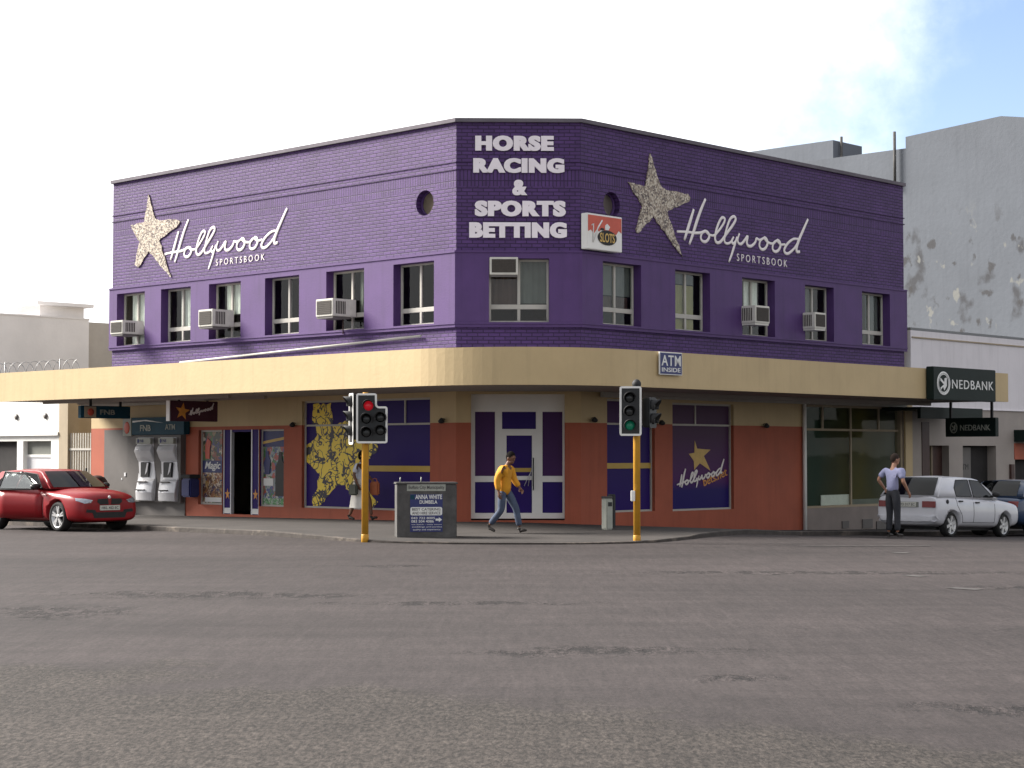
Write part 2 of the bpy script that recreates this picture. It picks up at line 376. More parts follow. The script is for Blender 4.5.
MT['acwhite'] = mat('air_conditioner_case', (.56, .54, .49), .5, .1, 5)
MT['grille'] = mat('air_conditioner_grille', (.05, .042, .036), .7, .2, 30)
MT['red'] = mat('red_lens_plastic', (.5, .03, .02), .3, .05, 4)
MT['redsign'] = mat('red_sign_face', (.50, .075, .04), .4, .1, 3)
MT['gold'] = mat('gold_print', (.55, .36, .10), .45, .1, 8)
MT['orangestar'] = mat('orange_star_print', (.62, .26, .05), .4, .2, 6)
MT['sequin'] = sequin_mat('sequin_star')
MT['scribble'] = scribble_mat('scribbled_yellow_print', (.80, .58, .04), (.012, .009, .02))
MT['boxgrey'] = mat('weathered_grey_paint', (.072, .069, .067), .8, .35, 4.0, .006, 24, stain=.7, stain_col=(.038, .034, .031))
MT['plaque'] = mat('pale_plate', (.30, .31, .27), .5, .1, 6)
MT['adblue'] = mat('blue_sticker', (.022, .028, .12), .4, .15, 5)
MT['carred'] = mat('red_car_paint', (.21, .006, .010), .38, .04, 1.5, spec=.25, coat=.15)
MT['carwhite'] = mat('white_car_paint', (.50, .50, .53), .35, .05, 2, coat=.4)
MT['carblue'] = mat('blue_car_paint', (.018, .038, .085), .3, .04, 2, coat=.6)
MT['tyre'] = mat('tyre_rubber', (.014, .014, .014), .85, .2, 8)
MT['alloy'] = mat('alloy_wheel', (.48, .48, .48), .35, .05, 4, metal=.5)
MT['tail'] = mat('tail_lamp_red', (.16, .010, .010), .3, .1, 8, coat=.2)
MT['headlamp'] = mat('headlamp_glass', (.30, .32, .36), .12, .15, 12, metal=.4, coat=1)
MT['plate'] = mat('number_plate', (.50, .50, .45), .5, .1, 30)
MT['skin'] = mat('brown_skin', (.16, .075, .045), .55, .08, 8)
MT['skinlight'] = mat('tanned_skin', (.33, .17, .11), .55, .08, 8)
MT['hair'] = mat('dark_hair', (.010, .008, .007), .95, .3, 40, spec=.1)
MT['hairbrown'] = mat('brown_hair', (.022, .013, .009), .95, .3, 40)
MT['jacket'] = mat('yellow_jacket_cloth', (.56, .25, .015), .8, .12, 6, .008, 16)
MT['denim'] = mat('blue_denim', (.055, .072, .115), .85, .25, 7, .006, 20)
MT['shoe'] = mat('shoe_leather', (.03, .025, .022), .6, .2, 9)
MT['shoewhite'] = mat('white_trainers', (.5, .48, .46), .6, .2, 9)
MT['shirtblue'] = mat('pale_blue_shirt', (.27, .28, .43), .8, .08, 6, .008, 16)
MT['trouser'] = mat('charcoal_trousers', (.025, .026, .032), .85, .2, 6, .006, 18)
MT['skirt'] = mat('white_skirt_cloth', (.66, .63, .58), .8, .08, 6, .008, 14)
MT['blouse'] = mat('pale_blouse', (.58, .60, .66), .8, .12, 7, .008, 16)
MT['bag'] = mat('rust_bag', (.40, .12, .05), .6, .15, 7)
MT['olive'] = mat('olive_bag', (.07, .075, .06), .7, .15, 7)
MT['brownbin'] = mat('dark_brown_bin', (.05, .022, .018), .55, .2, 6)
MT['road'] = road_mat()
MT['paintline'] = mat('worn_road_paint', (.062, .056, .054), .8, .5, 5, stain=.9, stain_col=(.034, .029, .0285))
MT['redlamp'] = emit_mat('lit_red_lamp', (.8, .015, .03), .11)
MT['greenlamp'] = emit_mat('lit_green_lamp', (.02, .5, .28), .02)
MT['lens'] = mat('unlit_lens', (.03, .032, .032), .25, .2, 9)
MT['curtain_reflection'] = mat('pale_curtain_reflection', (.86, .85, .80), .9, .08, 6, .01, 8)  # pale tone also stands in for sky reflected in the left windows
MT['dullreflection'] = mat('dull_grey_reflection', (.13, .135, .13), .9, .15, 2)  # grey pane colour stands in for reflected buildings
MT['filmglass'] = glass_mat('film_backed_glass', refl=.0, k=.25)
MT['olivereflection'] = mat('olive_reflection', (.30, .26, .10), .9, .1, 4)  # yellowish reflection put into a panel colour
MT['wire'] = mat('galvanised_wire', (.30, .30, .30), .5, .1, 5, metal=.4)
MT['shopgreen'] = mat('bottle_green_display', (.045, .085, .060), .5, .2, 2)
MT['shopolive'] = mat('olive_display', (.17, .135, .035), .5, .2, 1.2)
MT['shopgrey'] = mat('grey_display', (.16, .165, .145), .5, .15, 1.5)
MT['riser'] = mat('riser_and_shaded_board_paint', (.22, .185, .17), .7, .1, 2, .003, 20)
MT['poster_sport'] = collage_mat('sports_poster_print', [(.05, .06, .05), (.22, .06, .04), (.07, .14, .05), (.5, .45, .38), (.04, .05, .03), (.3, .2, .12), (.05, .05, .16)], 7)
MT['poster_crowd'] = collage_mat('crowd_poster_print', [(.28, .12, .06), (.55, .45, .35), (.1, .05, .04), (.4, .24, .08), (.05, .05, .12)], 11)
MT['poster_field'] = collage_mat('pitch_poster_print', [(.04, .13, .04), (.42, .42, .40), (.05, .07, .2), (.25, .28, .3), (.12, .2, .1), (.35, .06, .05)], 8)
MT['grass_print'] = collage_mat('grass_print', [(.05, .22, .06), (.1, .3, .1), (.4, .42, .4), (.03, .12, .04)], 12)


# ------------------------------------------------------------------ mesh builder
class MB:
    def __init__(s): s.v = []; s.f = []; s.m = []; s.s = []

    def add(s, vs, fs, m=0, smooth=False):
        k = len(s.v); s.v += [tuple(p) for p in vs]
        for f in fs: s.f.append([i + k for i in f]); s.m.append(m); s.s.append(smooth)
        return s

    def box(s, x0, x1, y0, y1, z0, z1, m=0):
        x0, x1 = min(x0, x1), max(x0, x1); y0, y1 = min(y0, y1), max(y0, y1); z0, z1 = min(z0, z1), max(z0, z1)
        v = [(x, y, z) for x in (x0, x1) for y in (y0, y1) for z in (z0, z1)]
        return s.add(v, [(0, 1, 3, 2), (4, 6, 7, 5), (0, 4, 5, 1), (2, 3, 7, 6), (0, 2, 6, 4), (1, 5, 7, 3)], m)

    def prism(s, pts, y0, y1, m=0):
        """polygon in (x,z) carried from y0 to y1"""
        n = len(pts); a = sum(pts[i][0] * pts[(i + 1) % n][1] - pts[(i + 1) % n][0] * pts[i][1] for i in range(n))
        if a < 0: pts = pts[::-1]
        v = [(x, y0, z) for x, z in pts] + [(x, y1, z) for x, z in pts]
        return s.add(v, [list(range(n)), list(range(2 * n - 1, n - 1, -1))] + [(i, i + n, (i + 1) % n + n, (i + 1) % n) for i in range(n)], m)

    def slab(s, pts, z0, z1, m=0):
        n = len(pts); a = sum(pts[i][0] * pts[(i + 1) % n][1] - pts[(i + 1) % n][0] * pts[i][1] for i in range(n))
        if a < 0: pts = pts[::-1]
        v = [(x, y, z0) for x, y in pts] + [(x, y, z1) for x, y in pts]
        return s.add(v, [list(range(n - 1, -1, -1)), list(range(n, 2 * n))] + [(i, (i + 1) % n, (i + 1) % n + n, i + n) for i in range(n)], m)

    def tube(s, path, r, n=8, m=0, closed=False, sy=1.0, cap=True):
        path = [Vector(p) for p in path]; k = len(path); rr = r if isinstance(r, (list, tuple)) else [r] * k
        vs = []; up = Vector((0, 0, 1)); prev = None
        for i, p in enumerate(path):
            a = path[(i - 1) % k] if (i or closed) else p; b = path[(i + 1) % k] if (i < k - 1 or closed) else p
            t = (b - a).normalized()
            if prev is None:
                u = t.cross(up)
                if u.length < 1e-3: u = t.cross(Vector((0, 1, 0)))
                u.normalize()
            else:
                u = prev - t * prev.dot(t)
                u = u.normalized() if u.length > 1e-5 else prev
            prev = u; q = t.cross(u)
            for j in range(n):
                a_ = 2 * math.pi * j / n; d = u * math.cos(a_) + q * math.sin(a_)
                vs.append(p + Vector((d.x, d.y * sy, d.z)) * rr[i])
        fs = [(i * n + j, i * n + (j + 1) % n, ((i + 1) % k) * n + (j + 1) % n, ((i + 1) % k) * n + j) for i in range(k if closed else k - 1) for j in range(n)]
        s.add(vs, fs, m, True)
        if cap and not closed:
            kk = len(s.v) - k * n
            s.f.append([kk + j for j in range(n)][::-1]); s.m.append(m); s.s.append(False)
            s.f.append([kk + (k - 1) * n + j for j in range(n)]); s.m.append(m); s.s.append(False)
        return s

    def lathe(s, prof, n=16, c=(0, 0, 0), axis='z', m=0, smooth=True, caps=True):
        vs = []
        for r, h in prof:
            for j in range(n):
                a = 2 * math.pi * j / n; x, y = r * math.cos(a), r * math.sin(a)
                p = {'z': (x, y, h), 'y': (x, h, y), 'x': (h, x, y)}[axis]
                vs.append((p[0] + c[0], p[1] + c[1], p[2] + c[2]))
        fs = [(i * n + j, i * n + (j + 1) % n, (i + 1) * n + (j + 1) % n, (i + 1) * n + j) for i in range(len(prof) - 1) for j in range(n)]
        s.add(vs, fs, m, smooth)
        k = len(s.v) - len(vs)
        for e in (0, len(prof) - 1):
            if caps and prof[e][0] > .004: s.f.append([k + e * n + j for j in range(n)]); s.m.append(m); s.s.append(False)
        return s

    def ball(s, c, rx, ry, rz, n=12, k=8, m=0):
        pr = [(math.sin(math.pi * i / k), -math.cos(math.pi * i / k)) for i in range(k + 1)]
        vs = [(c[0] + rx * r * math.cos(2 * math.pi * j / n), c[1] + ry * r * math.sin(2 * math.pi * j / n), c[2] + rz * h) for r, h in pr for j in range(n)]
        return s.add(vs, [(i * n + j, i * n + (j + 1) % n, (i + 1) * n + (j + 1) % n, (i + 1) * n + j) for i in range(k) for j in range(n)], m, True)

    def build(s, name, mats, parent=None, M=None, bevel=0.0, seg=2, fixn=True):
        me = bpy.data.meshes.new(name); me.from_pydata(s.v, [], s.f)
        mats = mats if isinstance(mats, (list, tuple)) else [mats]
        for k in mats: me.materials.append(MT[k] if isinstance(k, str) else k)
        me.polygons.foreach_set('material_index', s.m); me.polygons.foreach_set('use_smooth', s.s)
        bm = bmesh.new(); bm.from_mesh(me)
        bmesh.ops.remove_doubles(bm, verts=bm.verts, dist=1e-5)
        if fixn: bmesh.ops.recalc_face_normals(bm, faces=bm.faces)
        if bevel:
            ed = [e for e in bm.edges if len(e.link_faces) == 2 and e.calc_face_angle(0) > .6]
            r = bmesh.ops.bevel(bm, geom=ed, offset=bevel, segments=seg, affect='EDGES', clamp_overlap=True)
        bm.to_mesh(me); bm.free()
        o = bpy.data.objects.new(name, me); COL.objects.link(o)
        if parent: o.parent = parent
        if M is not None: o.matrix_basis = M
        return o


def tag(o, label, cat, group=None, kind=None):
    o['label'] = label; o['category'] = cat
    if group: o['group'] = group
    if kind: o['kind'] = kind
    return o


def thing(name, label, cat, M=None, group=None):
    o = bpy.data.objects.new(name, None); COL.objects.link(o); o.empty_display_size = .2
    if M is not None: o.matrix_basis = M
    return tag(o, label, cat, group)


def T(x, y, z): return Matrix.Translation((x, y, z))


def RZ(a): return Matrix.Rotation(a, 4, 'Z')


def text_mb(s, x0, x1, z0, z1, y, depth=.012, bold=0.0, shear=0.0, space=1.0):
    """lettering filling the rectangle x0..x1, z0..z1, standing proud of y towards the street (-y)"""
    cu = bpy.data.curves.new('lettering', 'FONT'); cu.body = s; cu.size = 1; cu.offset = bold; cu.extrude = .1; cu.shear = shear; cu.space_character = space; cu.resolution_u = 4
    o = bpy.data.objects.new('lettering', cu); COL.objects.link(o)
    dg = bpy.context.evaluated_depsgraph_get(); me = bpy.data.meshes.new_from_object(o.evaluated_get(dg))
    bpy.data.objects.remove(o); bpy.data.curves.remove(cu)
    vs = [v.co.copy() for v in me.vertices]; fs = [list(p.vertices) for p in me.polygons]; bpy.data.meshes.remove(me)
    ax, bx = min(v.x for v in vs), max(v.x for v in vs); ay, by = min(v.y for v in vs), max(v.y for v in vs)
    mb = MB()
    mb.add([(x0 + (v.x - ax) / (bx - ax) * (x1 - x0), y - depth * (v.z + .1) / .2, z0 + (v.y - ay) / (by - ay) * (z1 - z0)) for v in vs], fs)
    return mb


def catmull(pts, n=5):
    pts = [Vector(p) for p in pts]
    if len(pts) < 3: return pts
    P = [pts[0] * 2 - pts[1]] + pts + [pts[-1] * 2 - pts[-2]]; out = []
    for i in range(1, len(P) - 2):
        for k in range(n):
            t = k / n; a, b, c, d = P[i - 1:i + 3]
            out.append(.5 * ((2 * b) + (-a + c) * t + (2 * a - 5 * b + 4 * c - d) * t * t + (-a + 3 * b - 3 * c + d) * t ** 3))
    return out + [pts[-1]]


# ------------------------------------------------------------------ ground
def build_ground():
    def axis(a, b, step, far):
        n = int((b - a) / step); c = [a + (b - a) * i / n for i in range(n + 1)]
        lo = [a - d for d in far][::-1]; hi = [b + d for d in far]
        return lo + c + hi
    far = [2, 6, 14, 30, 60, 120, 250, 500, 1000, 2000]
    xs = axis(-40, 40, .8, far); ys = axis(4, 90, .8, far)
    vs = [(x, y, G(x, y)) for y in ys for x in xs]; nx = len(xs)
    fs = [(j * nx + i, j * nx + i + 1, (j + 1) * nx + i + 1, (j + 1) * nx + i) for j in range(len(ys) - 1) for i in range(nx - 1)]
    o = MB().add(vs, fs, 0, True).build('road', 'road', fixn=False); o['kind'] = 'structure'; o['label'] = 'wide worn grey asphalt junction'
    # kerb line, left street -> corner -> right street
    a = PL - (-DL) * 70 + Vector((DL.y * -1, DL.x, 0)) * 4.9
    nL = Vector((-DR.x, -DR.y, 0)); a = PL + DL * 75 + nL * 4.9; b = PL + DL * 9 + nL * 4.9
    mid = [(-8.15, 40.9), (-5.7, 38.0), (-4.0, 36.0), (-2.9, 34.7), (-1.6, 34.0), (0, 33.75), (1.6, 33.8), (2.75, 34.3), (3.7, 35.8), (5.0, 38.2), (6.5, 40.5), (9.1, 43.4)]
    e = Vector((9.1, 43.4, 0)) + DR * 75
    kp = [a + (b - a) * i / 20 for i in range(20)] + catmull([(b.x, b.y, 0)] + [(x, y, 0) for x, y in mid], 4)
    kp += [Vector((9.1, 43.4, 0)) + (e - Vector((9.1, 43.4, 0))) * i / 20 for i in range(1, 21)]
    return kp


KP = build_ground()


def build_footway():
    n = len(KP); nL = Vector((-DR.x, -DR.y, 0)); nR = Vector((DR.y, -DR.x, 0))
    inner = []
    for p in KP:
        v = (p - PL).dot(DL); u = (p - PR).dot(DR)
        if v > 0: q = PL + DL * v
        elif u > 0: q = PR + DR * u
        else:
            t = min(max((p - PL).dot(DC) / CW, 0), 1) if True else 0
            t = min(max(((p.x + 4.5) / 9.0), 0), 1); q = PL + (PR - PL) * t
        inner.append(q)
    for i in range(n):       # keep the inner line monotone round the chamfer
        pass
    m = 10; vs = []
    for p, q in zip(KP, inner):
        d = (q - p).normalized(); p2 = p + d * .16
        for k in range(m + 1):
            r = p2 + (q + d * 1.2 - p2) * k / m; vs.append((r.x, r.y, SW(r.x, r.y)))
    fs = [(i * (m + 1) + k, (i + 1) * (m + 1) + k, (i + 1) * (m + 1) + k + 1, i * (m + 1) + k + 1) for i in range(n - 1) for k in range(m)]
    o = MB().add(vs, fs, 0, True).build('sidewalk', 'walk', fixn=True); o['kind'] = 'structure'; o['label'] = 'dark tarred sidewalk round the corner building'
    mb = MB(); vs = []
    rnd = random.Random(3)
    for i, (p, q) in enumerate(zip(KP, inner)):
        d = (q - p).normalized(); r = p + d * .16; j = rnd.uniform(-.012, .012)
        zt = SW(r.x, r.y) + .006
        vs += [(p.x, p.y, G(p.x, p.y) - .1), (p.x + d.x * j, p.y + d.y * j, G(p.x, p.y) + (zt - G(r.x, r.y)) * .85), (p.x + d.x * .03, p.y + d.y * .03, zt + j * .5), (r.x, r.y, zt)]
    fs = [(i * 4 + k, (i + 1) * 4 + k, (i + 1) * 4 + k + 1, i * 4 + k + 1) for i in range(n - 1) for k in range(3)]
    o = mb.add(vs, fs).build('kerb', 'kerb'); o['kind'] = 'structure'; o['label'] = 'chipped pale concrete kerb'
    mb = MB()
    for (u0, v0), (u1, v1), wd in [((906, 575.5), (924, 577), .10), ((950, 588), (980, 590), .11), ((800, 546.5), (930, 546), .07), ((893, 553.2), (908, 553), .14)]:
        a = ground_at(u0, v0); b = ground_at(u1, v1); d = (b - a).normalized(); s_ = Vector((-d.y, d.x, 0)) * wd
        k = max(2, int((b - a).length / .4)); vs = []
        for i in range(k + 1):
            c = a + (b - a) * i / k
            for q in (c - s_, c + s_): vs.append((q.x, q.y, G(q.x, q.y) + .006))
        mb.add(vs, [(2 * i, 2 * i + 2, 2 * i + 3, 2 * i + 1) for i in range(k)])
    o = mb.build('road_marking', 'paintline'); o['kind'] = 'structure'; o['label'] = 'worn white paint dashes on the asphalt'


build_footway()

# ------------------------------------------------------------------ the corner building
ZT, ZB0, ZB1 = 9.36, 4.60, 6.36          # parapet, underside and top of the smooth window band
ZH, ZS = 6.19, 4.69                      # window head and sill
CT, CB, OV = 3.88, 3.10, 3.2             # canopy top, underside, overhang
XL, XR = -13.95, 13.95
shop = thing('betting_shop', 'two storey purple brick corner building with cream canopy and terracotta ground floor', 'building', T(*((PL + PR) / 2)))
SI = shop.matrix_basis.inverted()


def LM(f): return SI @ FM[f]


def cell_wall(xa, xb, za, zb, holes, depth=.24, zcuts=(), matfn=None, disc=None):
    """wall face in the plane y=0 pierced by rectangular openings, with reveals; disc = (x, z, r) a round opening"""
    mb = MB(); hs = list(holes)
    if disc: hs2 = hs + [(disc[0] - disc[2] * 1.3, disc[0] + disc[2] * 1.3, disc[1] - disc[2] * 1.3, disc[1] + disc[2] * 1.3)]
    else: hs2 = hs
    xs = sorted({xa, xb} | {h[i] for h in hs2 for i in (0, 1)}); zs = sorted({za, zb} | {h[i] for h in hs2 for i in (2, 3)} | set(zcuts))
    xs = [x for x in xs if xa <= x <= xb]; zs = [z for z in zs if za <= z <= zb]
    for x0, x1 in zip(xs, xs[1:]):
        for z0, z1 in zip(zs, zs[1:]):
            cx, cz = (x0 + x1) / 2, (z0 + z1) / 2
            if any(h[0] < cx < h[1] and h[2] < cz < h[3] for h in hs2): continue
            mb.add([(x0, 0, z0), (x1, 0, z0), (x1, 0, z1), (x0, 0, z1)], [(0, 1, 2, 3)], matfn(cx, cz) if matfn else 0)
    for x0, x1, z0, z1 in hs:
        zc = [z0] + [z for z in zs if z0 < z < z1] + [z1]
        for a, b in zip(zc, zc[1:]):
            mm = matfn(x0, (a + b) / 2) if matfn else 0
            mb.add([(x0, 0, a), (x0, depth, a), (x0, depth, b), (x0, 0, b)], [(0, 1, 2, 3)], mm)
            mb.add([(x1, 0, a), (x1, 0, b), (x1, depth, b), (x1, depth, a)], [(0, 1, 2, 3)], mm)
        mm = matfn((x0 + x1) / 2, z1 - .01) if matfn else 0
        mb.add([(x0, 0, z1), (x0, depth, z1), (x1, depth, z1), (x1, 0, z1)], [(0, 1, 2, 3)], mm)
        mb.add([(x0, 0, z0), (x1, 0, z0), (x1, depth, z0), (x0, depth, z0)], [(0, 1, 2, 3)], matfn((x0 + x1) / 2, z0 + .01) if matfn else 0)
    if disc:
        x, z, r = disc; n = 32; q = r * 1.3
        for i in range(n):
            v = []
            for j in (i, i + 1):
                a = 2 * math.pi * (j + .5) / n; c, s_ = math.cos(a), math.sin(a); k = q / max(abs(c), abs(s_))
                v.append(((x + r * c, 0, z + r * s_), (x + k * c, 0, z + k * s_), (x + r * c, depth, z + r * s_)))
            mb.add([v[0][0], v[0][1], v[1][1], v[1][0]], [(0, 1, 2, 3)])
            mb.add([v[0][0], v[1][0], v[1][2], v[0][2]], [(0, 1, 2, 3)])
        for cx_, cz_ in ((1, 1), (-1, 1), (-1, -1), (1, -1)):
            a = math.atan2(cz_, cx_); i = int(math.floor(a / (2 * math.pi) * n - .5)) % n
            v = []
            for j in (i, i + 1):
                b = 2 * math.pi * (j + .5) / n; k = q / max(abs(math.cos(b)), abs(math.sin(b))); v.append((x + k * math.cos(b), 0, z + k * math.sin(b)))
            if abs(v[0][0] - v[1][0]) > 1e-4 and abs(v[0][2] - v[1][2]) > 1e-4: mb.add([v[0], (x + q * cx_, 0, z + q * cz_), v[1]], [(0, 1, 2)])
    return mb


WL = [(-13.62, -12.27), (-11.50, -10.14), (-9.33, -7.96), (-6.95, -5.58), (-4.53, -3.12), (-2.07, -.67)]
WR = [(.70, 2.10), (3.40, 4.79), (6.13, 7.55), (8.92, 10.28), (11.67, 13.10)]
WC = [(.757, 2.144)]
MI = .4142
RND = {'L': (-1.06, 7.58, .30), 'R': (1.10, 7.56, .30)}
EXT = {'L': (XL, 0), 'C': (0, CW), 'R': (0, XR)}
PK = .07
for f, wins in (('L', WL), ('C', WC), ('R', WR)):
    xa, xb = EXT[f]; M = LM(f)
    cell_wall(xa, xb, ZB1, ZT, [], .22, (7.87, 8.25), lambda x, z: 1 if 7.87 < z < 8.25 else 0, RND.get(f)).build('brick_wall', ['brick', 'soldier'], shop, M)
    cell_wall(xa, xb, CT - .75, ZB0, []).build('brick_wall', 'brick', shop, M)
    # smooth band, standing proud of the brick
    ea = xa - (PK * MI if f != 'L' else .06); eb = xb + (PK * MI if f != 'R' else .06)
    cell_wall(ea, eb, ZB0, ZB1, [(a, b, ZS, ZH) for a, b in wins], .24 + PK).add(
        [(ea, 0, ZB1), (eb, 0, ZB1), (eb, PK, ZB1), (ea, PK, ZB1), (ea, 0, ZB0), (eb, 0, ZB0), (eb, PK, ZB0), (ea, PK, ZB0)], [(0, 1, 2, 3), (4, 7, 6, 5), (0, 3, 7, 4), (1, 5, 6, 2)]
    ).build('plaster_band', 'plaster', shop, M @ T(0, -PK, 0))
    for z0, z1, p in ((8.25, 8.28, .016), (8.425, 8.455, .016), (ZT, ZT + .09, .07), (ZB1 - .035, ZB1 + .012, PK + .02), (ZB0 + .07, ZB0 + .115, PK + .022)):
        e0 = xa - (p * MI if f != 'L' else .05); e1 = xb + (p * MI if f != 'R' else .05)
        nm = 'coping' if z0 == ZT else 'string_course'
        MB().box(e0, e1, -p, .30 if nm == 'coping' else .004, z0, z1).build(nm, 'coping' if nm == 'coping' else ('plaster' if z0 < 7 else 'brick'), shop, M)
    if f in RND:
        x, z, r = RND[f]; rw = MB()
        rw.lathe([(r - .035, .205), (r - .035, .17), (r, .15), (r, .215)], 32, (x, 0, z), 'y', caps=False).build('round_window', 'plaster', shop, M)
        MB().lathe([(.001, .205), (r - .01, .205)], 32, (x, 0, z), 'y').build('boarded_pane', 'tan' if f == 'L' else 'riser', shop.children[-1])  # right board gets a darker paint that carries its shade


def window(f, x0, x1, cur=None, chamfer=False):
    M = LM(f) @ T(0, 0, 0); d = .17; fr = MB(); t = .05
    zt = ZS + .40
    for a, b, c, e in ((x0, x1, ZH - t, ZH), (x0, x1, ZS + .02, ZS + .02 + t), (x0, x0 + t, ZS + .02 + t, ZH - t), (x1 - t, x1, ZS + .02 + t, ZH - t),
                       (x0 + t, x1 - t, zt - .06, zt + .05)):
        fr.box(a, b, d, d + .06, c, e)
    xm = (x0 + x1) / 2
    fr.box(xm - .035, xm + .035, d - .004, d + .056, ZS + .02 + t, zt - .061); fr.box(xm - .035, xm + .035, d - .004, d + .056, zt + .051, ZH - t)
    w_ = fr.build('window', 'frame', shop, M, .006, 1)
    MB().box(x0 + .03, x1 - .03, d + .028, d + .036, ZS + .05, ZH - .03).build('pane', 'glass', w_)
    MB().box(x0 + .002, x1 - .002, -PK + .004, d, ZS + .001, ZS + .018).build('sill', 'plaster', w_)
    if cur:
        for a, b, c, e, m in cur:
            k = MB(); n = 14
            xa_, xb_ = x0 + a * (x1 - x0), x0 + b * (x1 - x0); za_, zb_ = ZS + c * (ZH - ZS), ZS + e * (ZH - ZS)
            vs = []
            for i in range(n + 1):
                x = xa_ + (xb_ - xa_) * i / n; y = d + .075 + .012 * math.sin(i * 1.9)
                vs += [(x, y, za_), (x, y, zb_), (x, y + .01, za_), (x, y + .01, zb_)]
            fs = []
            for i in range(n):
                p = 4 * i; q = p + 4
                fs += [(p, q, q + 1, p + 1), (p + 2, p + 3, q + 3, q + 2), (p, p + 2, q + 2, q), (p + 1, q + 1, q + 3, p + 3)]
            k.add(vs, fs, 0, False).build('curtain_reflection', m, w_)  # panels behind the glass: curtains, and reflections put in as colour
    return w_


for i, (a, b) in enumerate(WL):
    window('L', a, b, {0: [(.24, .99, .02, .98, 'curtain_reflection')], 1: [(.38, .99, .22, .98, 'curtain_reflection')], 2: [(.28, .72, .45, .98, 'curtain_reflection')], 3: [(.42, .5, .25, .95, 'curtain_reflection')], 4: [(.66, .97, .25, .97, 'shopgrey')]}.get(i))
for i, (a, b) in enumerate(WR):
    window('R', a, b, {0: [(.03, .97, .5, .98, 'dullreflection'), (.03, .9, .3, .48, 'brownbin')], 1: [(.02, .80, .03, .78, 'olivereflection'), (.05, .8, .8, .98, 'dullreflection')], 2: [(.34, .76, .3, .98, 'curtain_reflection'), (.02, .32, .4, .98, 'dullreflection')], 3: [(.02, .55, .3, .95, 'dullreflection')], 4: [(.45, .9, .3, .95, 'dullreflection')]}.get(i))
window('C', *WC[0], [(.52, .98, .32, .98, 'dullreflection'), (.02, .48, .3, .75, 'brownbin')])

# hidden shell: roof, floor, far walls
cor = FM['L'] @ Vector((1.99, 0, 0))
pe, pf = FM['L'] @ Vector((XL, 0, 0)), FM['R'] @ Vector((XR, 0, 0))
back = pe + (pf - cor)
ctr = Vector(((PL + PR) / 2))


def plan(inset=.3):
    out = []
    for p in (pe, PL, PR, pf, back):
        d = Vector((ctr.x, ctr.y + 9, 0)) - p; d.z = 0; out.append(p + d.normalized() * inset)
    return [((SI @ q).x, (SI @ q).y) for q in out]


MB().slab(plan(.06), 8.85, 8.98).build('roof', 'concrete', shop)
MB().slab(plan(.45), 3.35, 3.5).build('upper_floor', 'dark', shop)
MB().slab(plan(.45), -1.0, -.02).build('ground_floor', 'dark', shop)
for a, b in ((pe, back), (back, pf)):
    a2, b2 = SI @ a, SI @ b; d = (b2 - a2).normalized(); a2 = a2 + d * .02; b2 = b2 - d * .02; nn_ = Vector((-d.y, d.x, 0)) * .2
    MB().slab([(a2.x, a2.y), (b2.x, b2.y), (b2.x - nn_.x, b2.y - nn_.y), (a2.x - nn_.x, a2.y - nn_.y)], -1.2, ZT).build('party_wall', 'tan', shop)
# dark partitions added a few metres behind the facades to block light
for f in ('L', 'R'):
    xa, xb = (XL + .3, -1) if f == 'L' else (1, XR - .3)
    MB().box(xa, xb, 4.5, 4.6, 3.5, 8.8).build('light_block_partition', 'dark', shop, LM(f))

# canopy: outline follows both walls and turns the corner in an arc
def canopy_outline(ov, xl, xr, rad):
    nL = Vector((-DR.x, -DR.y, 0)); nR = Vector((DR.y, -DR.x, 0))
    c = cor + (nL + nR) * ov                # unrounded corner
    cc = c - (nL + nR) * rad
    arc = [cc + nL * rad * math.cos(t) + nR * rad * math.sin(t) for t in [math.pi / 2 * i / 24 for i in range(25)]]
    return [FM['L'] @ Vector((xl, -ov, 0))] + arc + [FM['R'] @ Vector((xr, -ov, 0))]


CXL, CXR = -15.05, 14.05
oo = canopy_outline(OV, CXL, CXR, 3.2); ii = canopy_outline(OV - .12, CXL, CXR, 3.08)
mb = MB(); vs = []
for p, q in zip(oo, ii):
    p, q = SI @ p, SI @ q
    vs += [(p.x, p.y, CB), (p.x, p.y, CT), (q.x, q.y, CT), (q.x, q.y, CB)]
n = len(oo)
fs = [(4 * i + k, 4 * i + 4 + k, 4 * i + 4 + (k + 1) % 4, 4 * i + (k + 1) % 4) for i in range(n - 1) for k in range(4)] + [(0, 1, 2, 3), (4 * n - 4, 4 * n - 1, 4 * n - 2, 4 * n - 3)]
can = mb.add(vs, fs).build('canopy', 'cream', shop)
wl = [FM['L'] @ Vector((CXL, .02, 0)), FM['L'] @ Vector((0, .02, 0)), FM['R'] @ Vector((0, .02, 0)), FM['R'] @ Vector((CXR, .02, 0))]
pl = [((SI @ p).x, (SI @ p).y) for p in canopy_outline(OV - .125, CXL, CXR, 3.075) + wl[::-1]]
MB().slab(pl, CB + .02, CB + .14).build('soffit', 'soffit', can)
MB().slab([((SI @ p).x, (SI @ p).y) for p in canopy_outline(OV - .125, CXL, CXR - .01, 3.075) + [wl[3], wl[2], wl[1], wl[0]]], CT - .22, CT - .12).build('canopy_roof', 'concrete', can)
# battens and a conduit under the soffit
for f, a, b, y, z in (('L', -13.9, -5.6, -1.1, CB - .02), ('L', -13.9, -5.6, -2.2, CB - .02), ('L', -14.9, -10.5, -.35, CB - .05), ('R', .6, 13.8, -.9, CB - .03), ('R', .6, 13.8, -.12, CB - .06)):
    MB().box(a, b, y - .05, y + .05, z - .04, CB + .021).build('batten', 'soffit' if y < -.5 else 'frame', shop, LM(f))


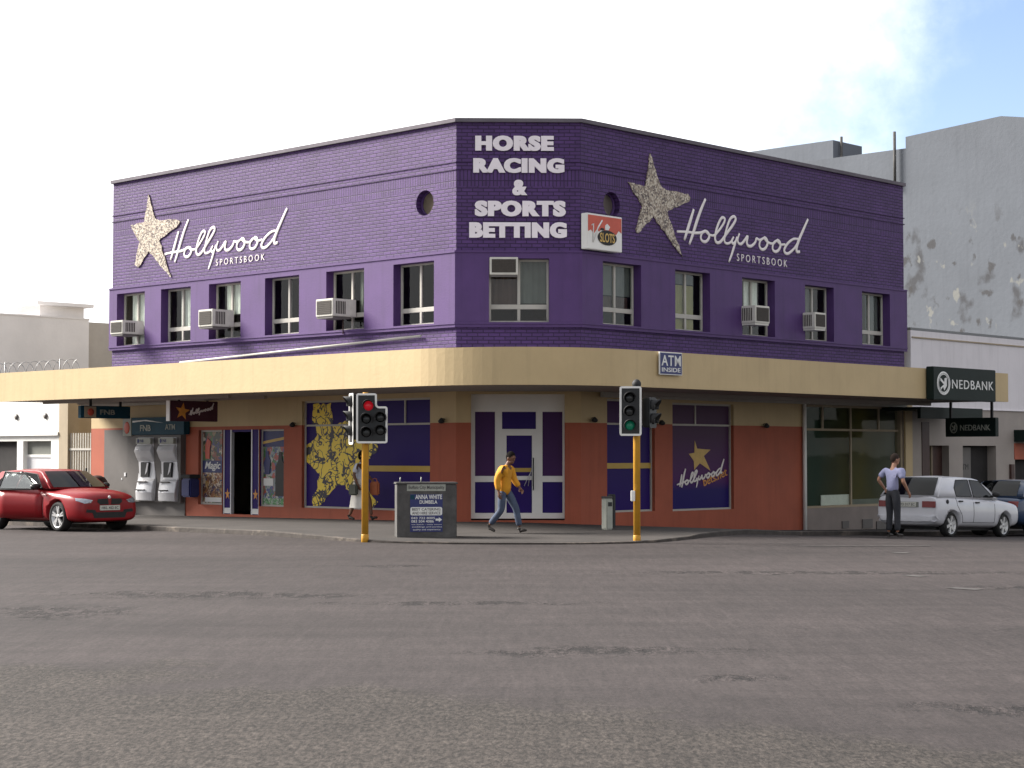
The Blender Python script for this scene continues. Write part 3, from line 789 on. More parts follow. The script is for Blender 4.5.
# ground floor -------------------------------------------------------------
def gmat(f):
    def fn(x, z):
        if f == 'R' and x > 8.75: return 0 if z > 3.02 else 2
        if f == 'L' and x < -14.1: return 1 if z < 2.36 else 0
        return 1 if z < 2.40 else 0
    return fn


HL = [(-5.53, -.865, .33, 3.00), (-9.84, -8.80, .33, 2.31), (-8.80, -7.26, .10, 2.31), (-7.26, -6.24, .33, 2.31)]
HC = [(.345, 2.51, .15, 3.06)]
HRR = [(.92, 2.68, .30, 2.97), (3.36, 5.83, .28, 2.93), (9.03, 13.86, .22, 3.0)]
for f, hs, xa, xb in (('L', HL, -14.96, 0), ('C', HC, 0, CW), ('R', HRR, 0, 13.88)):
    cell_wall(xa, xb, -1.2, CB + .1, hs, .26, (2.36, 2.40, 3.02), gmat(f)).build('ground_floor_wall', ['cream', 'orange', 'riser'], shop, LM(f))


def glazing(f, x0, x1, z0, z1, name, bars, panels, d=.12, t=.045, mat_='frame'):
    """framed display window; bars = ('v'/'h', position, from, to); panels = (x0,x1,z0,z1,material)"""
    fr = MB()
    for a, b, c, e in ((x0, x1, z1 - t, z1), (x0, x1, z0, z0 + t), (x0, x0 + t, z0 + t, z1 - t), (x1 - t, x1, z0 + t, z1 - t)): fr.box(a, b, d - .03, d + .03, c, e)
    for k, p, a, b in bars:
        if k == 'v': fr.box(p - t / 2, p + t / 2, d - .026, d + .026, a, b)
        else: fr.box(a, b, d - .028, d + .028, p - t / 2, p + t / 2)
    o = fr.build(name, mat_, shop, LM(f))
    for a, b, c, e, m in panels: MB().box(a, b, d + .004, d + .016, c, e).build('pane', m, o)
    return o


# big window with the star film
x0, x1, z0, z1 = HL[0]
zm = wp('L', 302, 426)[1] + .01
bw = glazing('L', x0, x1, z0, z1, 'shop_window', [('h', zm, x0 + .046, x1 - .046), ('v', wp('L', 402, 400)[0], zm + .023, z1 - .046), ('v', wp('L', 360, 400)[0], zm + .023, z1 - .046)],
             [(x0 + .03, x1 - .03, z0 + .03, z1 - .03, 'blue')])
zy0, zy1 = wp('L', 430, 472)[1], wp('L', 430, 466)[1]
MB().box(wp('L', 366, 470, -.12)[0], x1 - .046, .094, .122, zy0, zy1).build('yellow_band', 'yellow', bw)
star = [(313, 405), (331, 403), (333, 426), (350, 421), (353, 436), (364, 440), (378, 430), (378, 452), (366, 462), (360, 477), (369, 490), (378, 503), (374, 508), (364, 503), (356, 496), (344, 486), (337, 486), (330, 494), (324, 502), (319, 508),
        (313, 507), (312, 499), (317, 489), (319, 474), (313, 468), (305, 461), (303, 452), (302.8, 446), (312, 441), (318, 436), (316, 424), (312, 422)]
pts = wps('L', star, -.12); rn = random.Random(5); jag = []
for (ax, az), (bx, bz) in zip(pts, pts[1:] + pts[:1]):
    k = max(2, int(math.hypot(bx - ax, bz - az) / .09))
    for i in range(k):
        t = i / k; jag.append((min(max(ax + (bx - ax) * t + rn.uniform(-.035, .035), x0 + .05), x1), min(max(az + (bz - az) * t + rn.uniform(-.035, .035), z0 + .05), z1 - .05)))
MB().prism(jag, .116, .122).build('star_film', 'scribble', bw)

# street door with posters either side
pw = glazing('L', *HL[1][:2], *HL[1][2:], 'poster_window', [], [(HL[1][0] + .03, HL[1][1] - .03, .36, 2.28, 'poster_sport')])
a, b = HL[1][0] + .05, HL[1][1] - .05
MB().box(a, b, .108, .124, 1.18, 1.50).build('poster', 'adblue', pw)
text_mb('Magic', a + .1, b - .15, 1.22, 1.47, .108, .006, .02, .3).build('lettering', 'signwhite', pw)
MB().box(a, b, .109, .124, .50, 1.175).build('poster', 'poster_crowd', pw)
MB().box(a + .12, b - .1, .100, .108, .40, .52).build('price_strip', 'signwhite', pw)
MB().prism([(a + .12, 1.55), (a + .30, 1.55), (a + .30, 1.8), (a + .36, 2.0), (a + .2, 2.1), (a + .1, 1.9)], .106, .118).build('poster', 'redsign', pw)
pw2 = glazing('L', *HL[3][:2], *HL[3][2:], 'poster_window', [], [(HL[3][0] + .03, HL[3][1] - .03, .36, 2.28, 'poster_field')])
a, b = HL[3][0] + .05, HL[3][1] - .05
MB().box(a, b, .108, .124, 1.86, 2.26).build('poster', 'adblue', pw2)
MB().prism([(a, 1.93), (b, 2.05), (b, 2.12), (a + .3, 2.04), (a, 2.0)], .100, .108).build('poster', 'gold', pw2)
MB().prism([(a + .5, .6), (b, .6), (b, 1.35), (b - .14, 1.5), (b - .17, 1.72), (b - .28, 1.74), (b - .31, 1.5), (a + .5, 1.35)], .106, .118).build('poster', 'black', pw2)
MB().prism([(a + .08, 1.15), (a + .25, 1.15), (a + .3, 1.5), (a + .22, 1.62), (a + .22, 1.75), (a + .1, 1.75), (a + .1, 1.6), (a + .02, 1.45)], .106, .118).build('poster', 'adblue', pw2)
MB().box(a + .02, a + .42, .104, .116, .86, 1.05).build('poster', 'signwhite', pw2)
MB().box(a, b, .103, .117, .38, .54).build('poster', 'grass_print', pw2)
ed = MB(); x0, x1, z0, z1 = HL[2]
for a, b in ((x0, x0 + .33), (x1 - .33, x1)): ed.box(a, b, .05, .11, z0, z1)
ed.box(x0 + .33, x1 - .33, .06, .12, z1 - .06, z1)
door = ed.build('entrance', 'blue', shop, LM('L'))
tr = MB()
for x in (x0 + .03, x0 + .33, x1 - .33, x1 - .03): tr.box(x - .02, x + .02, .03, .128, z0 + .001, z1 - .001)
tr.build('door_frame', 'steel', door)
for a in (x0 + .02, x1 - .31): MB().box(a, a + .29, .035, .048, z0 + .02, z0 + .16).build('kick_plate', 'signwhite', door)
for a in (x0 + .18, x1 - .18):
    MB().prism([(a + .11 * math.sin(2 * math.pi * i / 10) * (1 if i % 2 == 0 else .42), .62 + .15 * math.cos(2 * math.pi * i / 10) * (1 if i % 2 == 0 else .42)) for i in range(10)], .040, .05).build('star_print', 'orangestar', door)
MB().box(x0 + .2, x1 - .2, 2.2, 2.25, 0, 3.3).build('inner_partition', 'dark', door)
MB().box(x0 + .55, x0 + .60, 1.1, 1.15, .1, 2.2).build('inner_door_post', 'steelgrey', door)

# chamfer door
x0, x1, z0, z1 = HC[0]; d = .22
cx = lambda u: wp('C', u, 450, -.2)[0]
cz = lambda v: wp('C', 518, v, -.2)[1]
dm = MB()
zt = cz(410.5); zb_ = cz(519) + .01
ax = [x0, cx(475), cx(495), cx(502), cx(536), cx(542.5), cx(562.5), x1]
dm.box(x0, x1, d, d + .06, zt, z1)                                   # header board
for i, j in ((0, 1), (6, 7), (2, 3), (4, 5)): dm.box(ax[i], ax[j], d - .01, d + .05, zb_, zt)
for i, j in ((1, 2), (5, 6)):
    dm.box(ax[i], ax[j], d, d + .045, cz(482), cz(476)); dm.box(ax[i], ax[j], d, d + .045, zb_, cz(513)); dm.box(ax[i], ax[j], d, d + .045, zt - .03, zt)
dm.box(ax[3], ax[4], d, d + .045, cz(434), cz(429)); dm.box(ax[3], ax[4], d, d + .045, zt - .03, zt)
cdoor = dm.build('corner_door', 'white', shop, LM('C'))
for i, j in ((1, 2), (5, 6)):
    MB().box(ax[i], ax[j], d + .02, d + .03, cz(476), zt - .03).build('pane', 'violet', cdoor); MB().box(ax[i], ax[j], d + .02, d + .03, cz(513), cz(482)).build('pane', 'blue', cdoor)
MB().box(ax[3], ax[4], d + .02, d + .03, cz(429), zt - .03).build('pane', 'blue', cdoor)
lf = MB(); la, lb = ax[3], ax[4]
pa, pb = cx(506.5), cx(532)
for a, b, c, e in ((la, pa, zb_, cz(434)), (pb, lb, zb_, cz(434)), (pa, pb, cz(435.5), cz(434)), (pa, pb, cz(480), cz(476)), (pa, pb, zb_, cz(513))): lf.box(a, b, d - .005, d + .04, c, e)
leaf = lf.build('door_leaf', 'white', cdoor)
MB().box(pa, pb, d + .015, d + .025, cz(476), cz(435.5)).build('pane', 'blue', leaf); MB().box(pa, pb, d + .015, d + .025, cz(513), cz(480)).build('pane', 'blue', leaf)
MB().box(pa, pb, d + .004, d + .012, cz(472), cz(468)).build('yellow_band', 'yellow', leaf)
MB().tube([(pb + .03, d - .03, cz(490)), (pb + .03, d - .08, cz(488)), (pb + .03, d - .08, cz(460)), (pb + .03, d - .03, cz(458))], .014, 6).build('handle', 'black', leaf)
gr = MB()
for k in range(3): gr.tube([(pb - .18 + .09 * k, d - .02, cz(486)), (pb - .10 + .05 * k, d - .05, cz(478 - 3 * k)), (pb - .0, d - .02, cz(470 - 2 * k))], .008, 5)
gr.build('door_chain', 'steel', leaf)

# right wall display windows
x0, x1, z0, z1 = HRR[0]; zm = wp('R', 630, 424)[1]
wa = glazing('R', x0, x1, z0, z1, 'shop_window', [('h', zm, x0 + .046, x1 - .046)], [(x0 + .03, x1 - .03, zm, z1 - .03, 'violet'), (x0 + .03, x1 - .03, z0 + .03, zm, 'blue')])
MB().box(x0 + .047, x1 - .047, .094, .122, wp('R', 630, 468.5)[1], wp('R', 630, 463)[1]).build('yellow_band', 'yellow', wa)
x0, x1, z0, z1 = HRR[1]; zm = wp('R', 700, 425)[1]


def fade_mat():
    m, N, L, b = nodes_of('violet_to_blue_film'); b.inputs['Roughness'].default_value = .4; b.inputs['Specular IOR Level'].default_value = .12
    tc = N.new('ShaderNodeTexCoord'); s = N.new('ShaderNodeSeparateXYZ'); L.new(tc.outputs['Object'], s.inputs[0])
    r = N.new('ShaderNodeMapRange'); r.inputs[1].default_value = .3; r.inputs[2].default_value = 2.2; L.new(s.outputs[2], r.inputs[0])
    c = N.new('ShaderNodeValToRGB'); e = c.color_ramp.elements; e[0].color = (.016, .009, .115, 1); e[0].position = .25; e[1].color = (.070, .030, .075, 1)
    q = e.new(.38); q.color = (.075, .017, .105, 1); L.new(r.outputs[0], c.inputs[0]); L.new(c.outputs[0], b.inputs['Base Color']); return m


MT['fade'] = fade_mat()
wb = glazing('R', x0, x1, z0, z1, 'shop_window', [('h', zm, x0 + .046, x1 - .046), ('v', wp('R', 698.5, 410)[0], zm + .023, z1 - .046)], [(x0 + .03, x1 - .03, z0 + .03, z1 - .03, 'fade')])
zs_ = [(221.5, 95), (245, 168), (365, 178), (305, 235), (365, 368), (268, 300), (218, 360), (215, 280), (170, 215), (220, 205)]
st_px = [(670 + a / 9.03, 430 + b / 9.03) for a, b in zs_]
MB().prism(wps('R', st_px, -.12), .116, .122).build('star_print', 'gold', wb)
# right shop window of the neighbouring bank branch inside the same building
x0, x1, z0, z1 = HRR[2]; zm = wp('R', 850, 430)[1]; xv = [wp('R', u, 430)[0] for u in (826, 854, 882)]
ws = glazing('R', x0, x1, z0, z1, 'shop_window', [('h', zm, x0 + .046, x1 - .046), ('v', xv[0], zm + .023, z1 - .046), ('v', xv[2], zm + .023, z1 - .046), ('v', xv[1], z0 + .046, zm - .023), ('v', xv[1], zm + .023, z1 - .046)],
             [(x0 + .03, x1 - .03, z0 + .03, z1 - .03, 'filmglass')], .12, .06, 'tan')


def band_mat(xa, xb):
    """display backing that runs from bottle green through olive to grey"""
    m, N, L, b = nodes_of('green_to_olive_display'); b.inputs['Roughness'].default_value = .6; b.inputs['Specular IOR Level'].default_value = .1
    tc = N.new('ShaderNodeTexCoord'); s_ = N.new('ShaderNodeSeparateXYZ'); L.new(tc.outputs['Object'], s_.inputs[0])
    n = N.new('ShaderNodeTexNoise'); n.inputs['Scale'].default_value = .8; n.inputs['Detail'].default_value = 3; L.new(tc.outputs['Object'], n.inputs['Vector'])
    k = N.new('ShaderNodeMath'); k.operation = 'MULTIPLY_ADD'; L.new(n.outputs[0], k.inputs[0]); k.inputs[1].default_value = 1.6; L.new(s_.outputs[0], k.inputs[2])
    r = N.new('ShaderNodeMapRange'); r.inputs[1].default_value = xa + .8; r.inputs[2].default_value = xb + .8; L.new(k.outputs[0], r.inputs[0])
    c = N.new('ShaderNodeValToRGB'); e = c.color_ramp.elements; e[0].position = .12; e[0].color = (.030, .055, .040, 1); e[1].position = .95; e[1].color = (.115, .12, .10, 1)
    for p_, q_ in ((.38, (.055, .055, .026, 1)), (.58, (.105, .085, .024, 1)), (.74, (.080, .075, .040, 1))):
        q = e.new(p_); q.color = q_
    L.new(r.outputs[0], c.inputs[0]); L.new(c.outputs[0], b.inputs['Base Color']); return m


MT['band'] = band_mat(x0, x1)
MB().box(x0, x1, .20, .21, z0, z1).build('display_panel', 'band', ws)
MB().box(xv[0], xv[1], .17, .19, z0 + .02, z0 + .34).build('display_panel', 'curtain_reflection', ws); MB().box(xv[1], x1, .17, .19, z0 + .02, z0 + .2).build('display_panel', 'shopgrey', ws)
MB().box(x0, x1, .26, .7, z0 - .05, z0 + .01).build('display_shelf', 'shopgrey', ws); MB().box(x0, x1, .26, .7, z1 - .01, z1 + .05).build('display_head', 'shopgrey', ws)
for u, v0, v1, wd in ((845, 521, 528, .32), (867, 519, 528, .5), (882, 521, 529, .6)):
    x, z = wp('R', u, v1); MB().box(x - wd / 2, x + wd / 2, -.03, .0, z, wp('R', u, v0)[1]).build('wall_vent', 'steelgrey', shop, LM('R'))
MB().box(13.885, 14.26, -.06, .3, -1.3, CB + .1).build('end_pillar', 'cream', shop, LM('R'))
MB().tube([(8.86, -.07, -.6), (8.86, -.07, 3.0)], .055, 10).build('downpipe', 'white', shop, LM('R'))
q0, q1 = wp('L', 180, 362.5, .06), wp('L', 421, 336, .06)
MB().tube([(q0[0], -.06, q0[1]), (q1[0], -.06, q1[1])], .028, 8).build('conduit', 'frame', shop, LM('L'))
x, z = wp('L', 343, 334, .09)
MB().tube([(x, -.09, z), (x, -.09, 5.1)], .015, 6).build('drain_pipe', 'brownbin', shop, LM('L'))
for f, u, v in (('L', 292, 424), ('L', 441, 420), ('R', 595, 419), ('R', 662.5, 422), ('R', 767, 425)):
    x, z = wp(f, u, v, .12)
    MB().lathe([(.02, 0), (.065, .015), (.08, .06), (.035, .11), (.012, .13)], 12, (x, -.11, z - .08), 'z').tube([(x, 0, z + .02), (x, -.11, z + .04)], .012, 6).build('wall_lamp', 'blackrough', shop, LM(f))
# grey automatic teller bay
MB().box(-14.25, -10.40, -.03, .0, -.3, 2.35).build('teller_bay', 'steelgrey', shop, LM('L'))
dd = MB().box(-13.95, -12.98, -.05, -.031, -.2, 2.1).build('service_door', 'steelgrey', shop, LM('L'))
MB().box(-13.20, -13.12, -.07, -.05, 1.05, 1.15).box(-13.35, -13.30, -.06, -.05, .95, 1.0).build('lock_plate', 'steel', dd)


# ------------------------------------------------------------------ signs on the building
def star_mb(f, px, off=0.0, y0=-.06, y1=0.0):
    pts = wps(f, px); rn = random.Random(11); out = []
    for (ax, az), (bx, bz) in zip(pts, pts[1:] + pts[:1]):
        k = max(2, int(math.hypot(bx - ax, bz - az) / .1))
        for i in range(k):
            t = i / k; out.append((ax + (bx - ax) * t + rn.uniform(-.02, .02), az + (bz - az) * t + rn.uniform(-.02, .02)))
    return out


Z6 = lambda pts: [(670 + a / 6.827, 180 + b / 6.827) for a, b in pts]
STROKES = [
    [(160, 200), (128, 306), (95, 412)], [(240, 130), (208, 205), (180, 285), (153, 372), (130, 440)],
    [(45, 352), (110, 355), (170, 362), (212, 360), (240, 350), (262, 368), (264, 395), (245, 420), (222, 420), (208, 398), (213, 370), (230, 352)],
    [(240, 350), (262, 372), (300, 378), (335, 340), (365, 295), (372, 266), (352, 258), (330, 295), (312, 350), (305, 400), (318, 428), (345, 420), (385, 365), (425, 310), (446, 270), (435, 250), (410, 265), (388, 320), (372, 385), (370, 420), (385, 434), (408, 428), (424, 405), (432, 388)],
    [(424, 400), (420, 425), (434, 434), (450, 410)], [(456, 388), (440, 440), (420, 505), (400, 560)],
    [(472, 365), (460, 405), (466, 432), (486, 436), (512, 405), (528, 385), (522, 425), (532, 450), (556, 450), (580, 425), (588, 400), (610, 410), (640, 395)],
    [(640, 395), (615, 415), (608, 450), (625, 475), (650, 465), (664, 430), (655, 402), (640, 395), (665, 425), (700, 435), (728, 412)],
    [(728, 412), (705, 430), (698, 470), (715, 490), (738, 480), (752, 448), (745, 420), (728, 412), (752, 440), (785, 440)],
    [(872, 402), (838, 405), (800, 435), (778, 475), (786, 500), (810, 500), (850, 462), (880, 405)], [(940, 268), (908, 340), (880, 405), (862, 460), (864, 490), (884, 490)]]
ref = wp('R', *Z6([(45, 352)])[0])
SCR = [[(a - ref[0], b - ref[1]) for a, b in wps('R', Z6(s))] for s in STROKES]     # the script in metres from its crossbar


def script_mb(x, z, sc=1.0, rot=0.0, r=.039, y=-.010, sy=.25):
    mb = MB(); c, s_ = math.cos(rot) * sc, math.sin(rot) * sc
    for k, s in enumerate(SCR):
        p = catmull([(x + a * c - b * s_, y, z + a * s_ + b * c) for a, b in s], 4)
        rr = [r * (.75 + .35 * math.sin(math.pi * i / max(1, len(p) - 1))) * (1.25 if k in (0, 1, 10) else 1) for i in range(len(p))]
        mb.tube(p, rr, 8, 0, False, sy)
    return mb


def wall_logo(f, starpx, org, sub, label):
    t = thing('wall_sign', label, 'sign', FM[f], 'star and script signs on the brick')
    MB().prism(star_mb(f, starpx), -.03, -.004).build('star', 'sequin', t)
    script_mb(*org).build('script', 'script', t)
    (a, b), (c, d) = sub
    text_mb('SPORTSBOOK', a, c, b, d, -.002, .012, -.004, 0, 1.55).build('lettering', 'script', t)


zr = lambda pts: [(440 + a / 4, 110 + b / 4) for a, b in pts]
rst = zr([(838, 175), (882, 312), (985, 338), (1000, 350), (992, 366), (905, 405), (967, 588), (850, 428), (790, 495), (780, 480), (806, 385), (750, 290), (818, 308)])
s0 = wp('R', *Z6([(455, 552)])[0]); s1 = wp('R', *Z6([(798, 592)])[0])
hcap = .19
wall_logo('R', rst, ref, ((s0[0], s0[1]), (s1[0], s0[1] + hcap)), 'white script sign and sequin star on the dark right hand brick wall')
zl = lambda pts: [(a / 4, 160 + b / 4) for a, b in pts]
lst = zl([(597, 138), (625, 240), (708, 238), (722, 250), (710, 266), (640, 320), (687, 472), (598, 365), (556, 432), (543, 420), (560, 325), (524, 262), (580, 250)])
lref = wp('L', 155 + 70 / 6.827, 195 + 405 / 6.827)
ltip = wp('L', 155 + 905 / 6.827, 195 + 75 / 6.827); rtip = SCR[10][0]
lsc = (ltip[0] - lref[0]) / rtip[0]
l0 = wp('L', 155 + 418 / 6.827, 195 + 483 / 6.827); l1 = wp('L', 155 + 750 / 6.827, 195 + 440 / 6.827)
wall_logo('L', lst, (lref[0], lref[1], lsc), ((l0[0], l0[1]), (l1[0], l0[1] + .165)), 'white script sign and sequin star on the sunlit left hand brick wall')
# print on the right display window uses the same script
o0 = wp('R', 670 + 60 / 9.03, 430 + 495 / 9.03, -.12); o1 = wp('R', 670 + 485 / 9.03, 430 + 262 / 9.03, -.12)
sc_ = math.hypot(o1[0] - o0[0], o1[1] - o0[1]) / math.hypot(*SCR[10][0]); rt_ = math.atan2(o1[1] - o0[1], o1[0] - o0[0]) - math.atan2(SCR[10][0][1], SCR[10][0][0])
script_mb(o0[0], o0[1], sc_, rt_, .026, .112, .3).build('script_print', 'script', wb)
b0 = wp('R', 670 + 305 / 9.03, 430 + 510 / 9.03, -.12)
tm = text_mb('bets.net', 0, 1.0, 0, .22, .116, .008, .01).build('lettering', 'orangestar', wb, T(b0[0], 0, b0[1]) @ Matrix.Rotation(-.27, 4, 'Y'))

lt = thing('wall_lettering', 'bold white HORSE RACING & SPORTS BETTING lettering on the chamfered corner', 'sign', FM['C'])
for s, u0, u1, v0, v1, bo in (('HORSE', 475, 554, 136, 151, .05), ('RACING', 473, 564.5, 158.5, 173, .05), ('&', 512, 527.5, 180, 195.5, .03), ('SPORTS', 474.5, 566, 201, 216.5, .05), ('BETTING', 469, 567, 222.5, 238, .05)):
    a = wp('C', u0, v1); b = wp('C', u1, v0)
    lm = MB()
    for k, (dx, dz_) in enumerate(((-.016, 0), (.016, 0), (0, 0))):        # thick strokes built from three close layers
        q = text_mb(s, a[0] + .02 + dx, b[0] - .02 + dx, a[1] + dz_, b[1] + dz_, -.018 - .002 * k, .018, bo * 1.15, 0, 1.16); lm.add(q.v, q.f)
    lm.build('lettering', 'lilac', lt)

# light box beside the corner
a = wp('R', 581.5, 252, .15); b = wp('R', 622.5, 217, .15)
zc0, zc1 = 6.41, 7.24
xa = wp('R', 586.5, 235, .22)[0]; xb = wp('R', 621.5, 235, .22)[0]
bx = thing('light_box_sign', 'white framed light box sign with red top and gold SLOTS oval beside the corner', 'sign', FM['R'] @ T(xa, 0, zc0)); wd = xb - xa; hh = zc1 - zc0
MB().box(0, wd, -.24, -.05, 0, hh).build('sign_case', 'white', bx, None, .012)
MB().box(wd * .2, wd * .3, -.05, 0, hh * .4, hh * .5).box(wd * .7, wd * .8, -.05, 0, hh * .4, hh * .5).build('bracket', 'steelgrey', bx)
ln = [(.03 + (wd - .06) * i / 12, hh * (.52 + (.06 if i % 2 else -.03) - .05 * math.sin(i * .9))) for i in range(13)]
MB().prism([(.03, hh - .04)] + ln + [(wd - .03, hh - .04)], -.246, -.239).build('sign_face', 'redsign', bx)
ov = [(wd * .56 + .27 * wd * math.cos(t), hh * .36 + .21 * hh * math.sin(t)) for t in [2 * math.pi * i / 28 for i in range(28)]]
MB().prism(ov, -.253, -.246).prism([(wd * .36, hh * .56), (wd * .47, hh * .56), (wd * .47, hh * .62), (wd * .38, hh * .62)], -.254, -.2465).build('oval', 'blackrough', bx)
text_mb('SLOTS', wd * .35, wd * .77, hh * .23, hh * .49, -.253, .006, .015).build('lettering', 'gold', bx)
MB().tube([(wd * .12, -.25, hh * .66), (wd * .17, -.25, hh * .72), (wd * .16, -.25, hh * .2)], .018, 6, 0, False, .3).tube([(wd * .16, -.25, hh * .2), (wd * .30, -.25, hh * .62), (wd * .42, -.25, hh * .84)], .022, 6, 0, False, .3).build('script', 'signwhite', bx)
MB().prism([(wd * .5, hh * .58), (wd * .6, hh * .58), (wd * .64, hh * .68), (wd * .56, hh * .76), (wd * .5, hh * .70)], -.2525, -.2465).build('logo', 'signwhite', bx)

# ATM sign on the canopy edge
a = wp('R', 659.5, 374.5, OV + .03); b = wp('R', 682, 353, OV + .03)
at = thing('atm_sign', 'small square blue ATM INSIDE sign on the cream canopy edge', 'sign', FM['R'] @ T(a[0], -OV, a[1])); wd, hh = b[0] - a[0], b[1] - a[1]
MB().box(0, wd, -.035, -.003, 0, hh).build('sign_panel', 'signwhite', at, None, .004, 1); MB().box(.02, wd - .02, -.039, -.035, .02, hh - .02).build('sign_face', 'adblue', at)
text_mb('ATM', .06, wd - .06, hh * .40, hh * .86, -.038, .006, .012, 0, 1.12).build('lettering', 'signwhite', at)
text_mb('INSIDE', .07, wd - .07, hh * .13, hh * .32, -.038, .006, .01).build('lettering', 'signwhite', at)


def emblem(mb, x, z, rx, rz, y):
    ring = [(x + rx * math.cos(t), y, z + rz * math.sin(t)) for t in [2 * math.pi * i / 24 for i in range(24)]]
    mb.tube(ring, rx * .09, 6, 0, True, .4)
    ring = [(x + rx * .82 * math.cos(t), y, z + rz * .84 * math.sin(t)) for t in [2 * math.pi * i / 24 for i in range(24)]]
    mb.tube(ring, rx * .05, 6, 0, True, .4)
    mb.prism([(x - rx * .5, z + rz * .5), (x + rx * .1, z + rz * .1), (x + rx * .15, z + rz * .45), (x + rx * .5, z + rz * .55), (x + rx * .5, z - rz * .2), (x + rx * .1, z - rz * .65), (x - rx * .1, z - rz * .3), (x - rx * .45, z - rz * .6), (x - rx * .5, z - rz * .4), (x + rx * .05, z - rz * .1), (x - rx * .55, z + rz * .25)], y - .004, y + .004)
    return mb


a = wp('R', 933.6, 399, OV + .22); b = wp('R', 996, 402.6, OV + .22)
za, zb = wp('R', 933.6, 399.5, OV + .22)[1], wp('R', 933.6, 366.2, OV + .22)[1]
nb = thing('bank_sign', 'big dark green NEDBANK box sign on the end of the cream canopy', 'sign', FM['R'] @ T(a[0], -OV, za)); wd, hh = b[0] - a[0], zb - za
MB().box(0, wd, -.22, -.003, 0, hh).build('sign_case', 'green', nb, None, .015)
text_mb('NEDBANK', wd * .285, wd * .955, hh * .36, hh * .63, -.22, .012, .0, 0, 1.15).build('lettering', 'signwhite', nb)
emblem(MB(), wd * .155, hh * .5, wd * .095, hh * .33, -.224).build('emblem', 'signwhite', nb)


def hanging_sign(f, u0, u1, v0, v1, off_near, label, w_, h_, face, hz=CB):
    """sign hung square to the wall under the canopy: its face looks down the pavement towards the crossing"""
    pass


def hang(corner_px, off, u1, label, face, M3, name='hanging_sign', thick=.14, toprods=True):
    """sign whose plane is square to a street wall; corner_px = (u, vtop, vbottom) of the end nearest the kerb"""
    f, u, vt, vb = corner_px
    s_, zt_ = wp(f, u, vt, off); zb2 = wp(f, u, vb, off)[1]
    base = FM[f] @ Vector((s_, -off, 0))
    # length from second pixel column on the same vertical plane
    r_ = ray(u1, (vt + vb) / 2); n_ = (-DL if f == 'L' else DR); inn = Vector((-n_.y, n_.x, 0))
    if f == 'L':
        nrm = n_; t_ = base.dot(nrm) / Vector((r_.x, r_.y, 0)).dot(nrm); p = Vector((r_.x * t_, r_.y * t_, 0)); ln = (p - base).dot(inn)
        M = frame(base, inn)
    else:
        nrm = n_; t_ = base.dot(nrm) / Vector((r_.x, r_.y, 0)).dot(nrm); p = Vector((r_.x * t_, r_.y * t_, 0)); ln = (p - base).dot(-inn)
        M = frame(base, inn)
    return M @ T(0, 0, zb2), abs(ln), zt_ - zb2


# teal bank sign under the left canopy
M, ln, hh = hang(('L', 79.5, 405.5, 418), 2.75, 129, '', '', None)
fs_ = thing('hanging_sign', 'dark teal FNB sign hanging under the canopy above the gate', 'sign', M)
MB().box(0, ln, -.07, .07, 0, hh).build('sign_case', 'teal', fs_, None, .01)
MB().box(.1, ln * .30, -.078, -.07, hh * .06, hh * .94).build('logo_panel', 'tan', fs_); MB().lathe([(.001, -.088), (hh * .3, -.088), (hh * .3, -.078)], 16, (ln * .19, 0, hh * .5), 'y').build('logo', 'redsign', fs_)
text_mb('FNB', ln * .38, ln * .68, hh * .3, hh * .7, -.07, .01, .02).build('lettering', 'teal' if 0 else 'plaque', fs_)
for k in (.2, .8): MB().box(ln * k, ln * (k + .04), -.02, .02, hh, CB + .02 - M.translation.z).build('hanger', 'blackrough', fs_)
# maroon star sign under the canopy
M, ln, hh = hang(('L', 168.5, 400.5, 421), 2.3, 216, '', '', None)
hs_ = thing('hanging_sign', 'maroon sign with gold star and white script hanging over the cash machines', 'sign', M)
MB().box(0, ln, -.08, .08, 0, hh).build('sign_case', 'maroon', hs_, None, .01)
MB().box(-.02, .0, -.07, .07, .0, hh).build('sign_edge', 'white', hs_)
sr = hh * .44
MB().prism([(ln * .25 + sr * (1 if i % 2 == 0 else .42) * math.sin(2 * math.pi * i / 10 + .15), hh * .48 + sr * (1 if i % 2 == 0 else .42) * math.cos(2 * math.pi * i / 10 + .15)) for i in range(10)], -.088, -.08).build('star', 'orangestar', hs_)
script_mb(ln * .38, hh * .34, ln * .56 / SCR[10][0][0], .22, .016, -.084, .4).build('script', 'script', hs_)
for k in (.2, .8): MB().box(ln * k, ln * (k + .03), -.02, .02, hh, CB + .02 - M.translation.z).build('hanger', 'blackrough', hs_)
# hanging bank sign on the right
M, ln, hh = hang(('R', 997, 417.5, 436.5), 2.85, 947, '', '', None)
MT_ = M
base = M.translation.copy()
# its readable face looks back to the crossing: x runs from the wall to the kerb
nR = Vector((DR.y, -DR.x, 0))
M = frame(Vector((base.x, base.y, 0)) - nR * ln, nR) @ T(0, 0, base.z)
bh = thing('hanging_sign', 'small dark NEDBANK sign hanging below the end of the canopy', 'sign', M)
MB().box(0, ln, -.09, .09, 0, hh).build('sign_case', 'green', bh, None, .01)
text_mb('NEDBANK', ln * .30, ln * .90, hh * .33, hh * .63, -.09, .01, .003).build('lettering', 'plaque', bh)
emblem(MB(), ln * .17, hh * .48, ln * .07, hh * .28, -.094).build('emblem', 'plaque', bh)
for k in (.06, .88): MB().box(ln * k, ln * (k + .04), -.03, .03, hh, CB + .02 - base.z).build('hanger', 'blackrough', bh)

